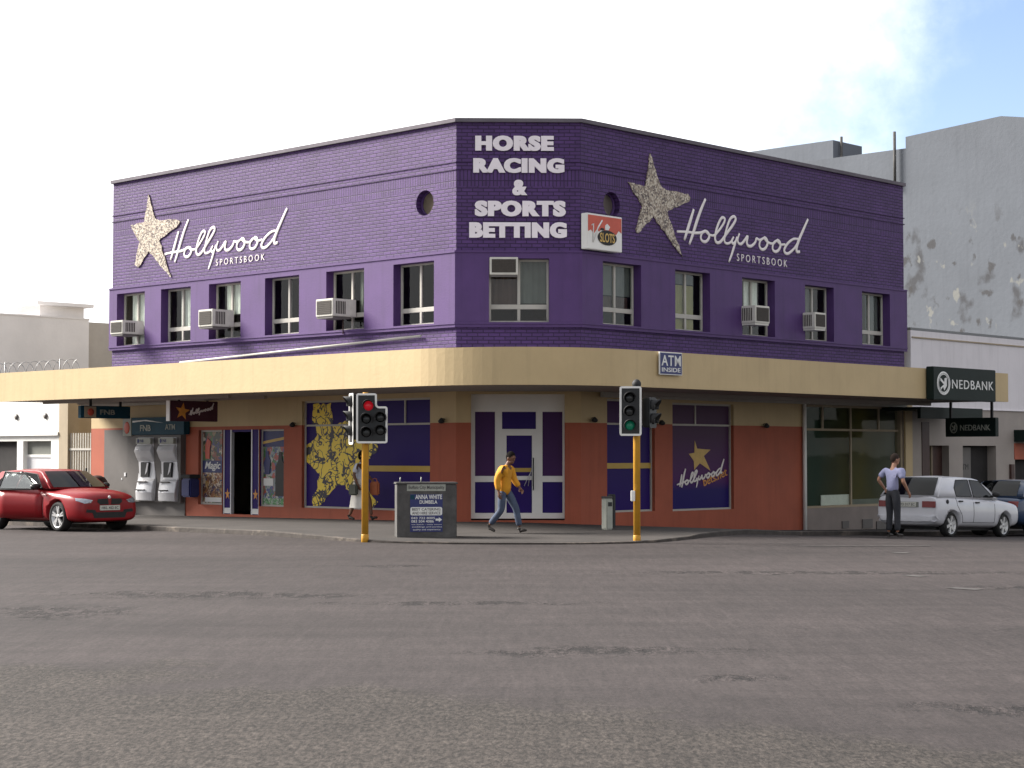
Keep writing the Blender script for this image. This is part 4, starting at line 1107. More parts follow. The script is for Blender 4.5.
# ------------------------------------------------------------------ cash machines and their header
hd = thing('cash_machine_sign', 'wide teal FNB ATM sign panel over the two cash machines', 'sign', FM['L'])
a, z0 = wp('L', 129, 438, .3); b, z1 = wp('L', 186, 422, .3)
z0, z1 = 2.20, 2.68
a = wp('L', 131.5, 430, .22)[0]; b = wp('L', 184, 430, .22)[0]
MB().box(a, b, -.22, -.031, z0, z1).build('sign_case', 'teal', hd, None, .01)
MB().box(a - .42, a - .005, -.23, -.031, z0 - .03, z1).build('logo_panel', 'plaque', hd, None, .01); MB().ball((a - .21, -.23, z0 + .2), .14, .02, .17).build('logo', 'redsign', hd)
text_mb('FNB', a + .42, a + .92, z0 + .1, z0 + .27, -.22, .01, .02).build('lettering', 'plaque', hd); text_mb('ATM', b - .85, b - .4, z0 + .13, z0 + .28, -.22, .01, .01).build('lettering', 'plaque', hd)
MB().prism([(a + .05, z1 - .14), (a + .6, z1 - .10), (a + 1.5, z1 - .16), (a + .7, z1 - .07), (a + .05, z1 - .09)], -.227, -.22).build('swoosh', 'signwhite', hd)


def cash_machine(x, label):
    t = thing('cash_machine', label, 'cash machine', FM['L'] @ T(x, -.031, .38), 'cash machines in the grey bay')
    w_ = .76
    # bowed fascia: side profile extruded across
    prof = [(-.02, 0), (-.30, .02), (-.36, .25), (-.30, .55), (-.20, .62), (-.17, 1.08), (-.25, 1.2), (-.33, 1.38), (-.26, 1.5), (-.2, 1.55), (-.2, 1.74), (-.02, 1.76)]
    mb = MB(); vs = []; N_ = 8
    for i in range(N_ + 1):
        k = i / N_; x_ = k * w_
        for y, z in prof: vs.append((x_ + .07 * math.sin(z * 3.2), y * (1 - .25 * (2 * k - 1) ** 2), z))
    m = len(prof)
    mb.add(vs, [(i * m + j, (i + 1) * m + j, (i + 1) * m + j + 1, i * m + j + 1) for i in range(N_) for j in range(m - 1)] + [list(range(m)), [N_ * m + j for j in range(m)][::-1]], 0, False)
    mb.build('fascia', 'steel', t, None, .012)
    MB().box(.22, .60, -.225, -.16, .66, 1.07).build('screen', 'black', t, None, .01)
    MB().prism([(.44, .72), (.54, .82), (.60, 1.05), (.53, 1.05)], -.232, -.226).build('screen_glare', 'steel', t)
    MB().box(.18, .60, -.385, -.30, .30, .325).build('card_slot', 'blackrough', t); MB().box(.14, .64, -.37, -.29, .52, .55).build('keypad', 'steelgrey', t, None, .004, 1)
    MB().box(.05, w_ - .02, -.27, -.19, 1.57, 1.73).build('header', 'plaque', t, None, .004, 1); MB().ball((.16, -.27, 1.65), .05, .012, .06).build('logo', 'adblue', t)
    text_mb('FNB', .24, .42, 1.61, 1.69, -.27, .006).build('lettering', 'adblue', t)
    return t


MB().box(wp('L', 132, 470)[0], -10.42, -.16, -.031, .36, 2.19).build('machine_surround', 'steelgrey', shop, LM('L'))
cash_machine(wp('L', 136, 470, .25)[0], 'left silver cash machine in the grey bay behind the red car'); cash_machine(wp('L', 158.5, 470, .25)[0], 'right silver cash machine next to the small wall bin')
x, z = wp('L', 190, 497, .2)
bn = thing('litter_bin', 'small dark blue bin fixed to the terracotta pier right of the cash machines', 'bin', FM['L'] @ T(x, 0, z)); MB().box(-.2, .2, -.36, -.02, 0, .50).build('bin_body', 'adblue', bn, None, .04)
MB().box(-.21, .21, -.37, -.015, .50, .60).box(-.1, .1, -.019, .0, .1, .5).build('bin_lid', 'blackrough', bn, None, .02)

# ------------------------------------------------------------------ air conditioners
def air_con(f, x, z, label, out=.5, w_=.62, h=.42, tray=False, group='window air conditioners'):
    t = thing('air_conditioner', label, 'air conditioner', FM[f] @ T(x, 0, z), group)
    mb = MB(); y0 = -out
    mb.box(0, w_, y0, .16, 0, h); mb.build('case', 'acwhite', t, None, .012)
    g = MB().box(.05, w_ - .05, y0 - .012, y0 + .004, .05, h - .05)
    for i in range(7): g.box(.06, w_ - .06, y0 - .018, y0 - .012, .07 + i * (h - .14) / 6.5, .085 + i * (h - .14) / 6.5)
    g.build('grille', 'grille', t)
    for sx in (-.008, w_):
        s_ = MB()
        for i in range(6): s_.box(sx, sx + .008, y0 + .10 + i * .055, y0 + .13 + i * .055, .06, h - .06)
        s_.build('side_louvre', 'grille', t)
    MB().box(.02, w_ - .02, y0 + .02, 0, -.05, -.003).build('support_tray' if tray else 'bracket', 'acwhite' if tray else 'steelgrey', t)


def ac_at(f, u_out0, v_top, v_bot, out, label, **k):
    a = wp(f, u_out0, v_bot, out + .02); b = wp(f, u_out0, v_top, out + .02)
    air_con(f, a[0], a[1], label, out, h=b[1] - a[1], **k)


ac_at('L', 109.5, 321, 334.5, .55, 'air conditioner at the far left end window of the purple building', w_=.6)
ac_at('L', 197.5, 310, 327, .55, 'air conditioner in the third window from the left end', w_=.62)
ac_at('L', 315, 299.5, 317, .6, 'air conditioner above the brown drain pipe on the sunlit wall', w_=.64)
ac_at('R', 756, 305, 322.5, .5, 'air conditioner on a pale tray in the middle window of the shaded wall', w_=.62, tray=True)
ac_at('R', 815.5, 312, 328, .45, 'air conditioner in the second window from the right end', w_=.52, tray=True)
a = wp('C', 489.5, 275); b = wp('C', 518, 257.5)
air_con('C', a[0], a[1], 'air conditioner in the top corner of the wide window under SPORTS BETTING', .1, b[0] - a[0], b[1] - a[1])

# ------------------------------------------------------------------ neighbouring buildings
def volume(xa, xb, ya, yb, z0, z1, name, m, parent, M, cap=None):
    o = MB().box(xa, xb, ya, yb, z0, z1).build(name, m, parent, M)
    if cap: MB().box(xa - .06, xb + .06, ya - .06, yb + .06, z1, z1 + .12).build('coping', cap, o)
    return o


FLM, FRM = FM['L'], FM['R']
# bank branch, right street
bank = thing('bank_building', 'low white bank building with beige shopfront beside the purple building', 'building', FRM @ T(14.3, 0, 0))
BZ = 5.24
x1, x2, x3, x4 = [wp('R', u, 446)[0] - 14.3 for u in (922.6, 949, 962.7, 996)]
dz = 1.92
x5 = wp('R', 1014, 446)[0] - 14.3
cell_wall(0, 24, 3.02, BZ, []).build('upper_wall', 'bank', bank)
cell_wall(0, 24, -1.6, 3.0, [(x1, x2, -1.5, dz), (x3, x4, -1.5, dz), (x5 + .05, x5 + 2.0, -1.5, 1.5)], .35).build('shopfront_wall', 'bankstone', bank)
MB().box(0, 24, -.05, .004, 3.0, 3.02).build('string_course', 'bank', bank)
MB().box(.05, 24, -.03, .003, 5.02, 5.06).build('string_course', 'tan', bank)
MB().box(0, 24, 0.001, 18, BZ, BZ + .08).build('roof', 'concrete', bank)
MB().box(0, .25, .002, 18, -1.6, BZ).build('side_wall', 'bank', bank)
MB().box(.55, .95, -.02, .004, -1.4, 2.6).build('brown_strip', 'brownbin', bank)  # flat dark brown strip on the wall face
dw = MB().box(x1, x2, .30, .34, -1.5, dz).build('doorway', 'dark', bank); MB().box(x1 + .9, x2, .24, .29, -1.5, dz).build('door_leaf', 'brownbin', dw)
MB().box(x1 + .86, x1 + .9, .22, .3, -1.5, dz).build('door_frame', 'tan', dw)
dw = MB().box(x3, x4, .30, .34, -1.5, dz).build('doorway', 'dark', bank); MB().box(x3 + .05, x3 + .85, .22, .29, -1.5, dz - .05).build('glass_panel', 'steelgrey', dw)
for k, v in enumerate((1.2, .8, .35, -.1)): text_mb(['ATM', 'OPEN', 'Mon - Fri', 'Sat'][k], x3 + .14, x3 + .7 - .1 * (k % 2), v, v + .17, .22, .006).build('lettering', 'boxgrey', dw)
MB().box(x5, x5 + 2.4, -.45, .0, 2.05, 2.42).build('shop_fascia', 'green', bank); MB().box(x5, x5 + 2.4, -.02, .001, 1.5, 2.0).build('terracotta_panel', 'orange', bank)
MB().box(x5 + .1, x5 + 1.95, .2, .25, -1.5, 1.48).build('doorway', 'dark', bank)
MB().box(x5 - .32, x5 - .12, -.08, .0, .9, 1.35).box(x5 - .3, x5 - .14, -.05, .0, -.2, .85).build('call_point', 'brownbin', bank)
ua, ub = wp('R', 919, 408, 1.2)[0] - 14.3, wp('R', 981, 408, 1.2)[0] - 14.3
MB().box(ua, ub, -1.25, -1.15, 2.66, 2.98).build('fascia_board', 'green', bank)
MB().box(ua, ub, -1.15, .0, 2.9, 2.98).build('fascia_board_bracket', 'green', bank)

# grey concrete block rising behind the bank
tw = thing('concrete_building', 'tall blotchy grey concrete building with stepped roof behind the white bank', 'building', FRM @ T(22.2, 1.5, 0))
TX = 22.2


def on_side(u, v):            # flank plane x = TX of the right hand frame
    o = FI['R'] @ Vector((0, 0, EYE)); d = FI['R'].to_3x3() @ ray(u, v); t = (TX - o.x) / d.x; p = o + d * t; return p.y, p.z


y_c, z_c = on_side(1001, 116); y_b, z_b = on_side(905.5, 129); y_d, z_d = on_side(862, 154)
tm0 = FRM @ T(TX, y_c, 0); tw.matrix_basis = tm0


def tower_mat():
    m = mat('blotched_concrete', (.116, .127, .147), .85, .10, .35, .006, 7, stain=.45, stain_col=(.088, .094, .105), streak=.10); nt = m.node_tree; N, L = nt.nodes, nt.links; b = N['Principled BSDF']
    src = b.inputs['Base Color'].links[0].from_socket
    tc = N.new('ShaderNodeTexCoord'); prev = src
    for sc, lo, hi, col, loc in ((1.1, .585, .66, (.05, .05, .055), (0, 0, 0)), (2.2, .60, .66, (.05, .048, .05), (3, 1, 7)), (1.8, .655, .69, (.20, .20, .185), (9, 2, 4))):
        mp = N.new('ShaderNodeMapping'); mp.inputs['Location'].default_value = loc; mp.inputs['Scale'].default_value = (1, 1, .7); L.new(tc.outputs['Object'], mp.inputs[0])
        n = N.new('ShaderNodeTexNoise'); n.inputs['Scale'].default_value = sc; n.inputs['Detail'].default_value = 5; L.new(mp.outputs[0], n.inputs['Vector'])
        r = N.new('ShaderNodeMapRange'); r.inputs[1].default_value = lo; r.inputs[2].default_value = hi; r.inputs[4].default_value = .85; L.new(n.outputs[0], r.inputs[0])
        # damage sits in a belt below the top
        s = N.new('ShaderNodeSeparateXYZ'); L.new(tc.outputs['Object'], s.inputs[0])
        z = N.new('ShaderNodeMapRange'); z.interpolation_type = 'SMOOTHSTEP'; z.inputs[1].default_value = 10.2; z.inputs[2].default_value = 8.6; L.new(s.outputs[2], z.inputs[0])
        k = N.new('ShaderNodeMath'); k.operation = 'MULTIPLY'; L.new(r.outputs[0], k.inputs[0]); L.new(z.outputs[0], k.inputs[1])
        mx = N.new('ShaderNodeMix'); mx.data_type = 'RGBA'; L.new(k.outputs[0], mx.inputs['Factor']); L.new(prev, mx.inputs['A']); mx.inputs['B'].default_value = (*col, 1); prev = mx.outputs['Result']
    L.new(prev, b.inputs['Base Color']); return m


MT['blotch'] = tower_mat()
y_e, z_e = on_side(1026, 118.4)
tb = MB(); gp = [(y_e - y_c - .2, -2), (y_b - y_c, -2), (y_b - y_c, z_c - .25), (0, z_c), (y_e - y_c - .2, z_e)]
tb.add([(0, a, b) for a, b in gp] + [(16, a, b) for a, b in gp], [(0, 1, 2, 3, 4), (9, 8, 7, 6, 5)] + [(i, (i + 1) % 5, (i + 1) % 5 + 5, i + 5) for i in range(5)]).build('main_block', 'blotch', tw)
MB().box(.02, 14, y_b - y_c + .001, y_d - y_c + 14, -2, z_d).build('rear_block', 'blotch', tw)
o = FI['R'] @ Vector((0, 0, EYE)); YA = 9.0


def on_y(u, v):
    d = FI['R'].to_3x3() @ ray(u, v); t = (YA - o.y) / d.y; q = o + d * t; return q.x, q.z


(xA, zA), (xA2, _) = on_y(833, 140), on_y(862, 154)
rb = thing('plant_room', 'grey plant room block rising behind the purple parapet on the right', 'building', FRM @ T(xA, YA, 0))
MB().box(0, xA2 - xA, 0, 11, 8.7, zA).build('wall', 'blotch', rb)
xx, zt = on_y(839, 137)
MB().tube([(xx - xA, -.1, zt - 2.2), (xx - xA, -.1, zt)], .05, 6).build('vent_pipe', 'boxgrey', rb)
yy, zt = on_side(896, 132)
MB().tube([(-.1, yy - y_c, zt - 1.9), (-.1, yy - y_c, zt)], .05, 6).build('vent_pipe', 'boxgrey', tw)

# left street: white shop, alley gate, grey block behind
XW = wp('L', 60, 453)[0]; XG0 = wp('L', 69, 453)[0]; XG1 = wp('L', 91, 453)[0]
ws_ = thing('white_shop', 'low white shop with grey shutters left of the alley gate', 'building', FLM @ T(XW, 0, 0))
wz0 = wp('L', 40, 475)[1]; wz1 = wp('L', 40, 441)[1]
wa_, wb_ = wp('L', 23, 455)[0] - XW, wp('L', 51, 455)[0] - XW; wc_, wd_ = wp('L', -14, 455)[0] - XW, wp('L', 17, 455)[0] - XW
cell_wall(-14, 0, -.6, 3.75, [(wa_, wb_, wz0 - .6, wz1), (wc_, wd_, wz0 - .6, wz1)], .2).build('front_wall', 'white', ws_)
MB().box(-14, 0, -.09, .004, wz1 + .16, wz1 + .26).build('ledge', 'white', ws_)
MB().box(-14, 0, .003, 12, 3.70, 3.78).build('roof', 'concrete', ws_); MB().box(-.22, 0, .002, 12, -.6, 3.7).build('side_wall', 'tan', ws_)
w_ = MB().box(wa_, wb_, .15, .19, wz0 - .6, wz0 + (wz1 - wz0) * .52).build('roller_shutter', 'steel', ws_)
for i in range(7): pass
w_ = MB().box(wa_, wb_, .12, .16, wz0 + (wz1 - wz0) * .52, wz0 + (wz1 - wz0) * .60).build('window_bar', 'white', ws_)
MB().box(wa_, wb_, .16, .19, wz0 + (wz1 - wz0) * .6, wz1).build('window', 'shopgrey', ws_); MB().box(wc_, wd_, .16, .19, wz0 - .6, wz1).build('window', 'dark', ws_)
for u, v in ((17, 417), (46, 416)):
    x, z = wp('L', u, v); MB().lathe([(.001, -.05), (.09, -.04), (.09, -.002)], 10, (x - XW, 0, z), 'y').build('wall_boss', 'steelgrey', ws_)
al = thing('alley_wall', 'tan plastered pier and wall behind the barred alley gate', 'wall', FLM @ T(XW, 0, 0))
MB().box(.01, XG0 - XW, -.05, .35, -.6, 3.3).build('pier', 'tan', al); MB().box(.01, -14.97 - XW, 3.0, 3.2, -.6, 3.6).build('back_wall', 'tan', al)
gt = thing('alley_gate', 'cream steel gate of upright bars across the alley', 'gate', FLM @ T(XG0, 0, 0)); gw = XG1 - XG0
gz = wp('L', 80, 433)[1]
g = MB(); nb_ = 9
for i in range(nb_): g.box(gw * (i + .5) / nb_ - .02, gw * (i + .5) / nb_ + .02, .02, .06, -.3, gz)
g.build('bars', 'frame', gt)
MB().box(0, gw, .0, .08, gz - .5, gz - .44).box(0, gw, .0, .08, .1, .16).build('rails', 'frame', gt)
rzr = MB(); L_ = 16.5; zc = 4.22
path = []
for i in range(34 * 12):
    t = i / 12; path.append((-L_ + t * .5, .35 + .2 * math.sin(2 * math.pi * t), zc + .26 * math.cos(2 * math.pi * t)))
rz_ = thing('razor_wire', 'coil of razor wire along the white shop parapet above the canopy', 'razor wire', FLM @ T(XW, 0, 0))
rzr.tube(path, .011, 4, 0, False, 1, False).build('coil', 'wire', rz_)
MB().tube([(-L_, .35, zc - .2), (.5, .35, zc - .2)], .01, 4).build('strand', 'wire', rz_)
for i in range(5): MB().tube([(-13 + 3.1 * i, .35, 3.75), (-13 + 3.1 * i, .35, 4.5)], .02, 5).build('post', 'wire', rz_)

gb = thing('grey_building', 'plain pale grey building with small rooftop room beyond the white shop', 'building', FLM @ T(-24, 0, 0))


def on_flank(u, v, X):
    o = FI['L'] @ Vector((0, 0, EYE)); d = FI['L'].to_3x3() @ ray(u, v); t = (X - o.x) / d.x; p = o + d * t; return p.y, p.z


ya, za = on_flank(-40, 312, -24); yb, zb = on_flank(89, 320, -24)
MB().box(-14, 0, ya, yb, -.8, zb).box(-14.02, .02, ya - .02, yb + .02, zb, zb + .05).build('wall', 'concrete_light', gb)
y2, z2 = on_flank(112, 322, -24.6)
MB().box(-14, -.5, yb + .001, y2 + 8, -.8, zb - .03).build('rear_wall', 'concrete_mid', gb)
h0, hz = on_flank(40, 305, -26); h1, _ = on_flank(84, 307, -26)
dxl = 1.5
rm = MB().box(-2 - dxl, -2, h0, h1, zb, hz).build('rooftop_room', 'concrete_light', gb)
MB().box(-2.25 - dxl, -1.75, h0 - .25, h1 + .25, hz, hz + .12).build('roof_slab', 'concrete_light', rm)

# ------------------------------------------------------------------ traffic signals
def rounded(pts, r, n=4):
    out = []
    k = len(pts)
    for i in range(k):
        p, a, b = Vector((*pts[i], 0)), Vector((*pts[i - 1], 0)), Vector((*pts[(i + 1) % k], 0))
        u, v = (a - p).normalized(), (b - p).normalized()
        for j in range(n + 1):
            t = j / n; q = (p + u * r) * (1 - t) ** 2 + p * 2 * t * (1 - t) + (p + v * r) * t * t; out.append((q.x, q.y))
    return out


def signal_head(parent, M, outline, lamps, name='signal_head', border=True):
    """back board with a white rim and hooded lamps; local x to the right, -y to the viewer"""
    b = MB().prism(rounded(outline, .05), -.02, .0).build('backboard', 'black', parent, M)
    if border:
        o_ = rounded(outline, .05); cxm = sum(p[0] for p in o_) / len(o_); czm = sum(p[1] for p in o_) / len(o_)
        n = len(o_)
        ins = []
        for i in range(n):
            a, c = Vector((*o_[i - 1], 0)), Vector((*o_[(i + 1) % n], 0)); d = (c - a).normalized(); nn = Vector((-d.y, d.x, 0))
            ar = sum(o_[k][0] * o_[(k + 1) % n][1] - o_[(k + 1) % n][0] * o_[k][1] for k in range(n))
            if ar < 0: nn = -nn
            ins.append((o_[i][0] + nn.x * .038, o_[i][1] + nn.y * .038))
        vs = [(x, -.026, z) for x, z in o_] + [(x, -.026, z) for x, z in ins] + [(x, -.019, z) for x, z in o_] + [(x, -.019, z) for x, z in ins]
        fs = []
        for i in range(n):
            j = (i + 1) % n; fs += [(i, j, n + j, n + i), (2 * n + i, 3 * n + i, 3 * n + j, 2 * n + j), (i, 2 * n + i, 2 * n + j, j), (n + i, n + j, 3 * n + j, 3 * n + i)]
        MB().add(vs, fs).build('white_rim', 'white', b)
    xs = sorted({l[0] for l in lamps})
    for X in xs:
        zz = [l[1] for l in lamps if l[0] == X]
        MB().box(X - .13, X + .13, .0, .16, min(zz) - .15, max(zz) + .15).build('housing', 'black', b, None, .02)
    for X, Z, m in lamps:
        lp = MB().lathe([(.001, -.055), (.06, -.05), (.092, -.022)], 20, (X, 0, Z), 'y').build('lamp', m, b)
        # open-bottomed hood
        vs = []; n = 14
        for i in range(n + 1):
            a = R(-35) + R(250) * i / n; c, s_ = math.cos(a), math.sin(a); ln = .07 + .09 * max(0, s_)
            for rr in (.105, .118): vs += [(X + rr * c, -.02, Z + rr * s_), (X + rr * c, -.02 - ln, Z + rr * s_)]
        fs = []
        for i in range(n):
            p = 4 * i; q = p + 4; fs += [(p, q, q + 1, p + 1), (p + 2, p + 3, q + 3, q + 2), (p + 1, q + 1, q + 3, p + 3)]
        MB().add(vs, fs, 0, True).build('hood', 'blackrough', b)
    return b


def signal(u, v, label, yaw, heads, top):
    p = ground_at(u, v, SW); t = thing('traffic_light', label, 'traffic light', T(*p) @ RZ(yaw), 'traffic lights at the kerb')
    MB().lathe([(.066, -.1), (.066, top - .06), (.05, top)], 16).lathe([(.072, -.1), (.072, .10), (.066, .11)], 16).build('pole', 'polepaint', t)
    for h in heads: signal_head(t, *h)
    return t


zoff = 1.9
pz = ground_at(365, 540, SW)


def sg(p, u, v):          # pixel to metres on the plane of the signal, relative to the pole foot
    r_ = ray(u, v); t = (p.y - .12) / r_.y; return r_.x * t - p.x, EYE + r_.z * t - p.z


p = pz; q = lambda u, v: sg(p, u, v)
outl = [q(356.2, 443.3), q(387.6, 443.3), q(387.6, 406.4), q(377, 406.4), q(377, 393.3), q(356.2, 393.3)]
lam = [(*q(368.5, 405.8), 'redlamp'), (*q(366.5, 419), 'lens'), (*q(366.5, 432.5), 'lens'), (*q(380.5, 417.5), 'lens'), (*q(380.5, 430.5), 'lens')]
s_ol = [(-.18, -.02), (.18, -.02), (.18, .96), (-.18, .96)]
zb_ = outl[0][1]
signal(365, 540, 'traffic light on yellow pole with red lamp lit and stepped white rimmed board', 0,
       [(T(0, -.12, 0), outl, lam), (T(-.26, .10, zb_) @ RZ(R(-72)), s_ol, [(0, .78, 'lens'), (0, .5, 'lens'), (0, .22, 'lens')])], outl[5][1] + .02)
p = ground_at(637, 541, SW)
outl = [q(619.5, 435.8), q(641.5, 435.8), q(641.5, 386.3), q(619.5, 386.3)]
lam = [(*q(629.5, 398), 'lens'), (*q(629.5, 411.5), 'lens'), (*q(629.8, 425.5), 'greenlamp')]
zb_ = outl[0][1]
tl = signal(637, 541, 'traffic light on yellow pole with green lamp lit and plain white rimmed board', 0,
            [(T(0, -.12, 0), outl, lam), (T(.30, .08, zb_ + .17) @ RZ(R(62)), [(-.16, -.02), (.16, -.02), (.16, .56), (-.16, .56)], [(0, .40, 'lens'), (0, .14, 'lens')], 'signal_head', False)], outl[2][1] - .05)
zt = q(636, 386)[1]
MB().lathe([(.055, zt - .05), (.085, zt + .02), (.085, zt + .07), (.05, zt + .12), (.001, zt + .135)], 14, (0, 0, 0)).build('cap', 'blackrough', tl)
x, z = q(632.5, 497)
MB().box(x - .03, x + .05, -.12, -.05, z - .08, z + .12).build('push_button', 'white', tl, None, .01)

# ------------------------------------------------------------------ kerbside cabinet, post
p = ground_at(427, 537.5, SW); ub = thing('utility_cabinet', 'squat weathered grey utility cabinet with blue advert, beside the left traffic light', 'utility cabinet', T(*p) @ RZ(R(9)))
k = p.y / FPX; W_, H_, D_ = 60 * k, 55 * k, .5
MB().box(-W_ / 2, W_ / 2, 0, D_, -.15, H_ - .04).build('cabinet_body', 'boxgrey', ub, None, .015)
MB().box(-W_ / 2 - .02, W_ / 2 + .02, -.02, D_ + .02, H_ - .04, H_).build('cabinet_lid', 'boxgrey', ub, None, .01)
for x in (-W_ / 2 + .06, -.12): MB().tube([(x, .06, H_), (x + .01, .06, H_ + .1)], .012, 5).build('lid_bolt', 'plaque', ub)
fx = lambda a: -W_ / 2 + (a - 90) / (850 - 90) * W_; fz = lambda b: H_ * (1 - (b - 85) / (715 - 85))
MB().box(fx(215), fx(705), -.008, -.001, fz(185), fz(105)).build('name_plate', 'plaque', ub)
text_mb('Buffalo City Municipality', fx(235), fx(690), fz(172), fz(122), -.008, .004, .01).build('lettering', 'boxgrey', ub)
ad = MB().box(fx(255), fx(668), -.006, -.001, fz(650), fz(222)).build('advert', 'adblue', ub)
MB().box(fx(258), fx(310), -.009, -.006, fz(280), fz(230)).build('advert_picture', 'teal', ad)
for s, a, b, c, d_, bo in (('ANNA WHITE', 320, 660, 278, 226, .02), ('DUMBELA', 375, 600, 330, 290, .02), ('043 722 8005', 270, 570, 505, 480, .01), ('083 504 4086', 270, 555, 545, 515, .01), ('we fetch - daily tours', 270, 655, 575, 560, 0), ('weddings and parties', 275, 660, 605, 585, 0), ('quality and experience', 290, 640, 638, 615, 0)):
    text_mb(s, fx(a), fx(b), fz(c), fz(d_), -.006, .005, bo).build('lettering', 'signwhite', ad)
MB().prism(rounded([(fx(258), fz(462)), (fx(662), fz(462)), (fx(662), fz(368)), (fx(258), fz(368))], .04), -.009, -.006).build('white_label', 'signwhite', ad)
for s, a, b, c, d_ in (('BEST CATERING', 280, 640, 408, 378), ('AND HIRE SERVICE', 280, 640, 452, 420)): text_mb(s, fx(a), fx(b), fz(c), fz(d_), -.009, .004, .01).build('lettering', 'boxgrey', ad)
MB().prism([(fx(578), fz(500)), (fx(620), fz(500)), (fx(620), fz(484)), (fx(660), fz(512)), (fx(620), fz(540)), (fx(620), fz(524)), (fx(578), fz(524))], -.009, -.006).build('arrow', 'signwhite', ad)
p = ground_at(608, 529.5, SW)
ps = thing('litter_bin', 'narrow stained white and black bin against the terracotta pier', 'bin', T(*p) @ RZ(R(40)) @ Matrix.Diagonal((.8, .8, 1.08, 1)))
MB().box(-.13, .09, -.10, .12, .0, .60).build('bin_body', 'plaque', ps, None, .02); MB().box(.091, .20, -.09, .11, .03, .68).build('bin_side', 'black', ps, None, .015)
MB().box(-.14, .09, -.11, .13, .60, .64).build('bin_lid', 'boxgrey', ps, None, .015); MB().box(-.09, .05, -.105, -.095, .45, .53).build('slot', 'black', ps)
x, z = wp('L', 97, 491, .6)
p = FLM @ Vector((x, -.6, 0)); p.z = SW(p.x, p.y)
db = thing('litter_bin', 'dark brown domed bin on the pavement behind the red car', 'bin', T(*p))
MB().lathe([(.24, 0), (.27, .1), (.29, .75), (.27, .8)], 18).build('bin_body', 'brownbin', db)
MB().lathe([(.30, .80), (.29, .92), (.22, 1.03), (.1, 1.09), (.001, 1.10)], 18).build('bin_lid', 'brownbin', db)
MB().tube([(-.32, .05, 0), (-.32, .05, 1.3)], .03, 8).build('post', 'blackrough', db)

# ------------------------------------------------------------------ cars (x forward, y to the left, z up, origin on the ground between the axles)
def ring(w_, zb, zs, zt):
    h = zs - zb
    half = [(.0, zb), (.70 * w_, zb), (.95 * w_, zb + .05), (1.0 * w_, zb + .30 * h), (1.005 * w_, zb + .60 * h), (.975 * w_, zs - .06), (.90 * w_, zs), (.50 * w_, zt), (0, zt + .008)]
    return half + [(-y, z) for y, z in half[-2:0:-1]]


def apply_mods(o):
    dg = bpy.context.evaluated_depsgraph_get(); me = bpy.data.meshes.new_from_object(o.evaluated_get(dg)); old = o.data; o.modifiers.clear(); o.data = me; bpy.data.meshes.remove(old)


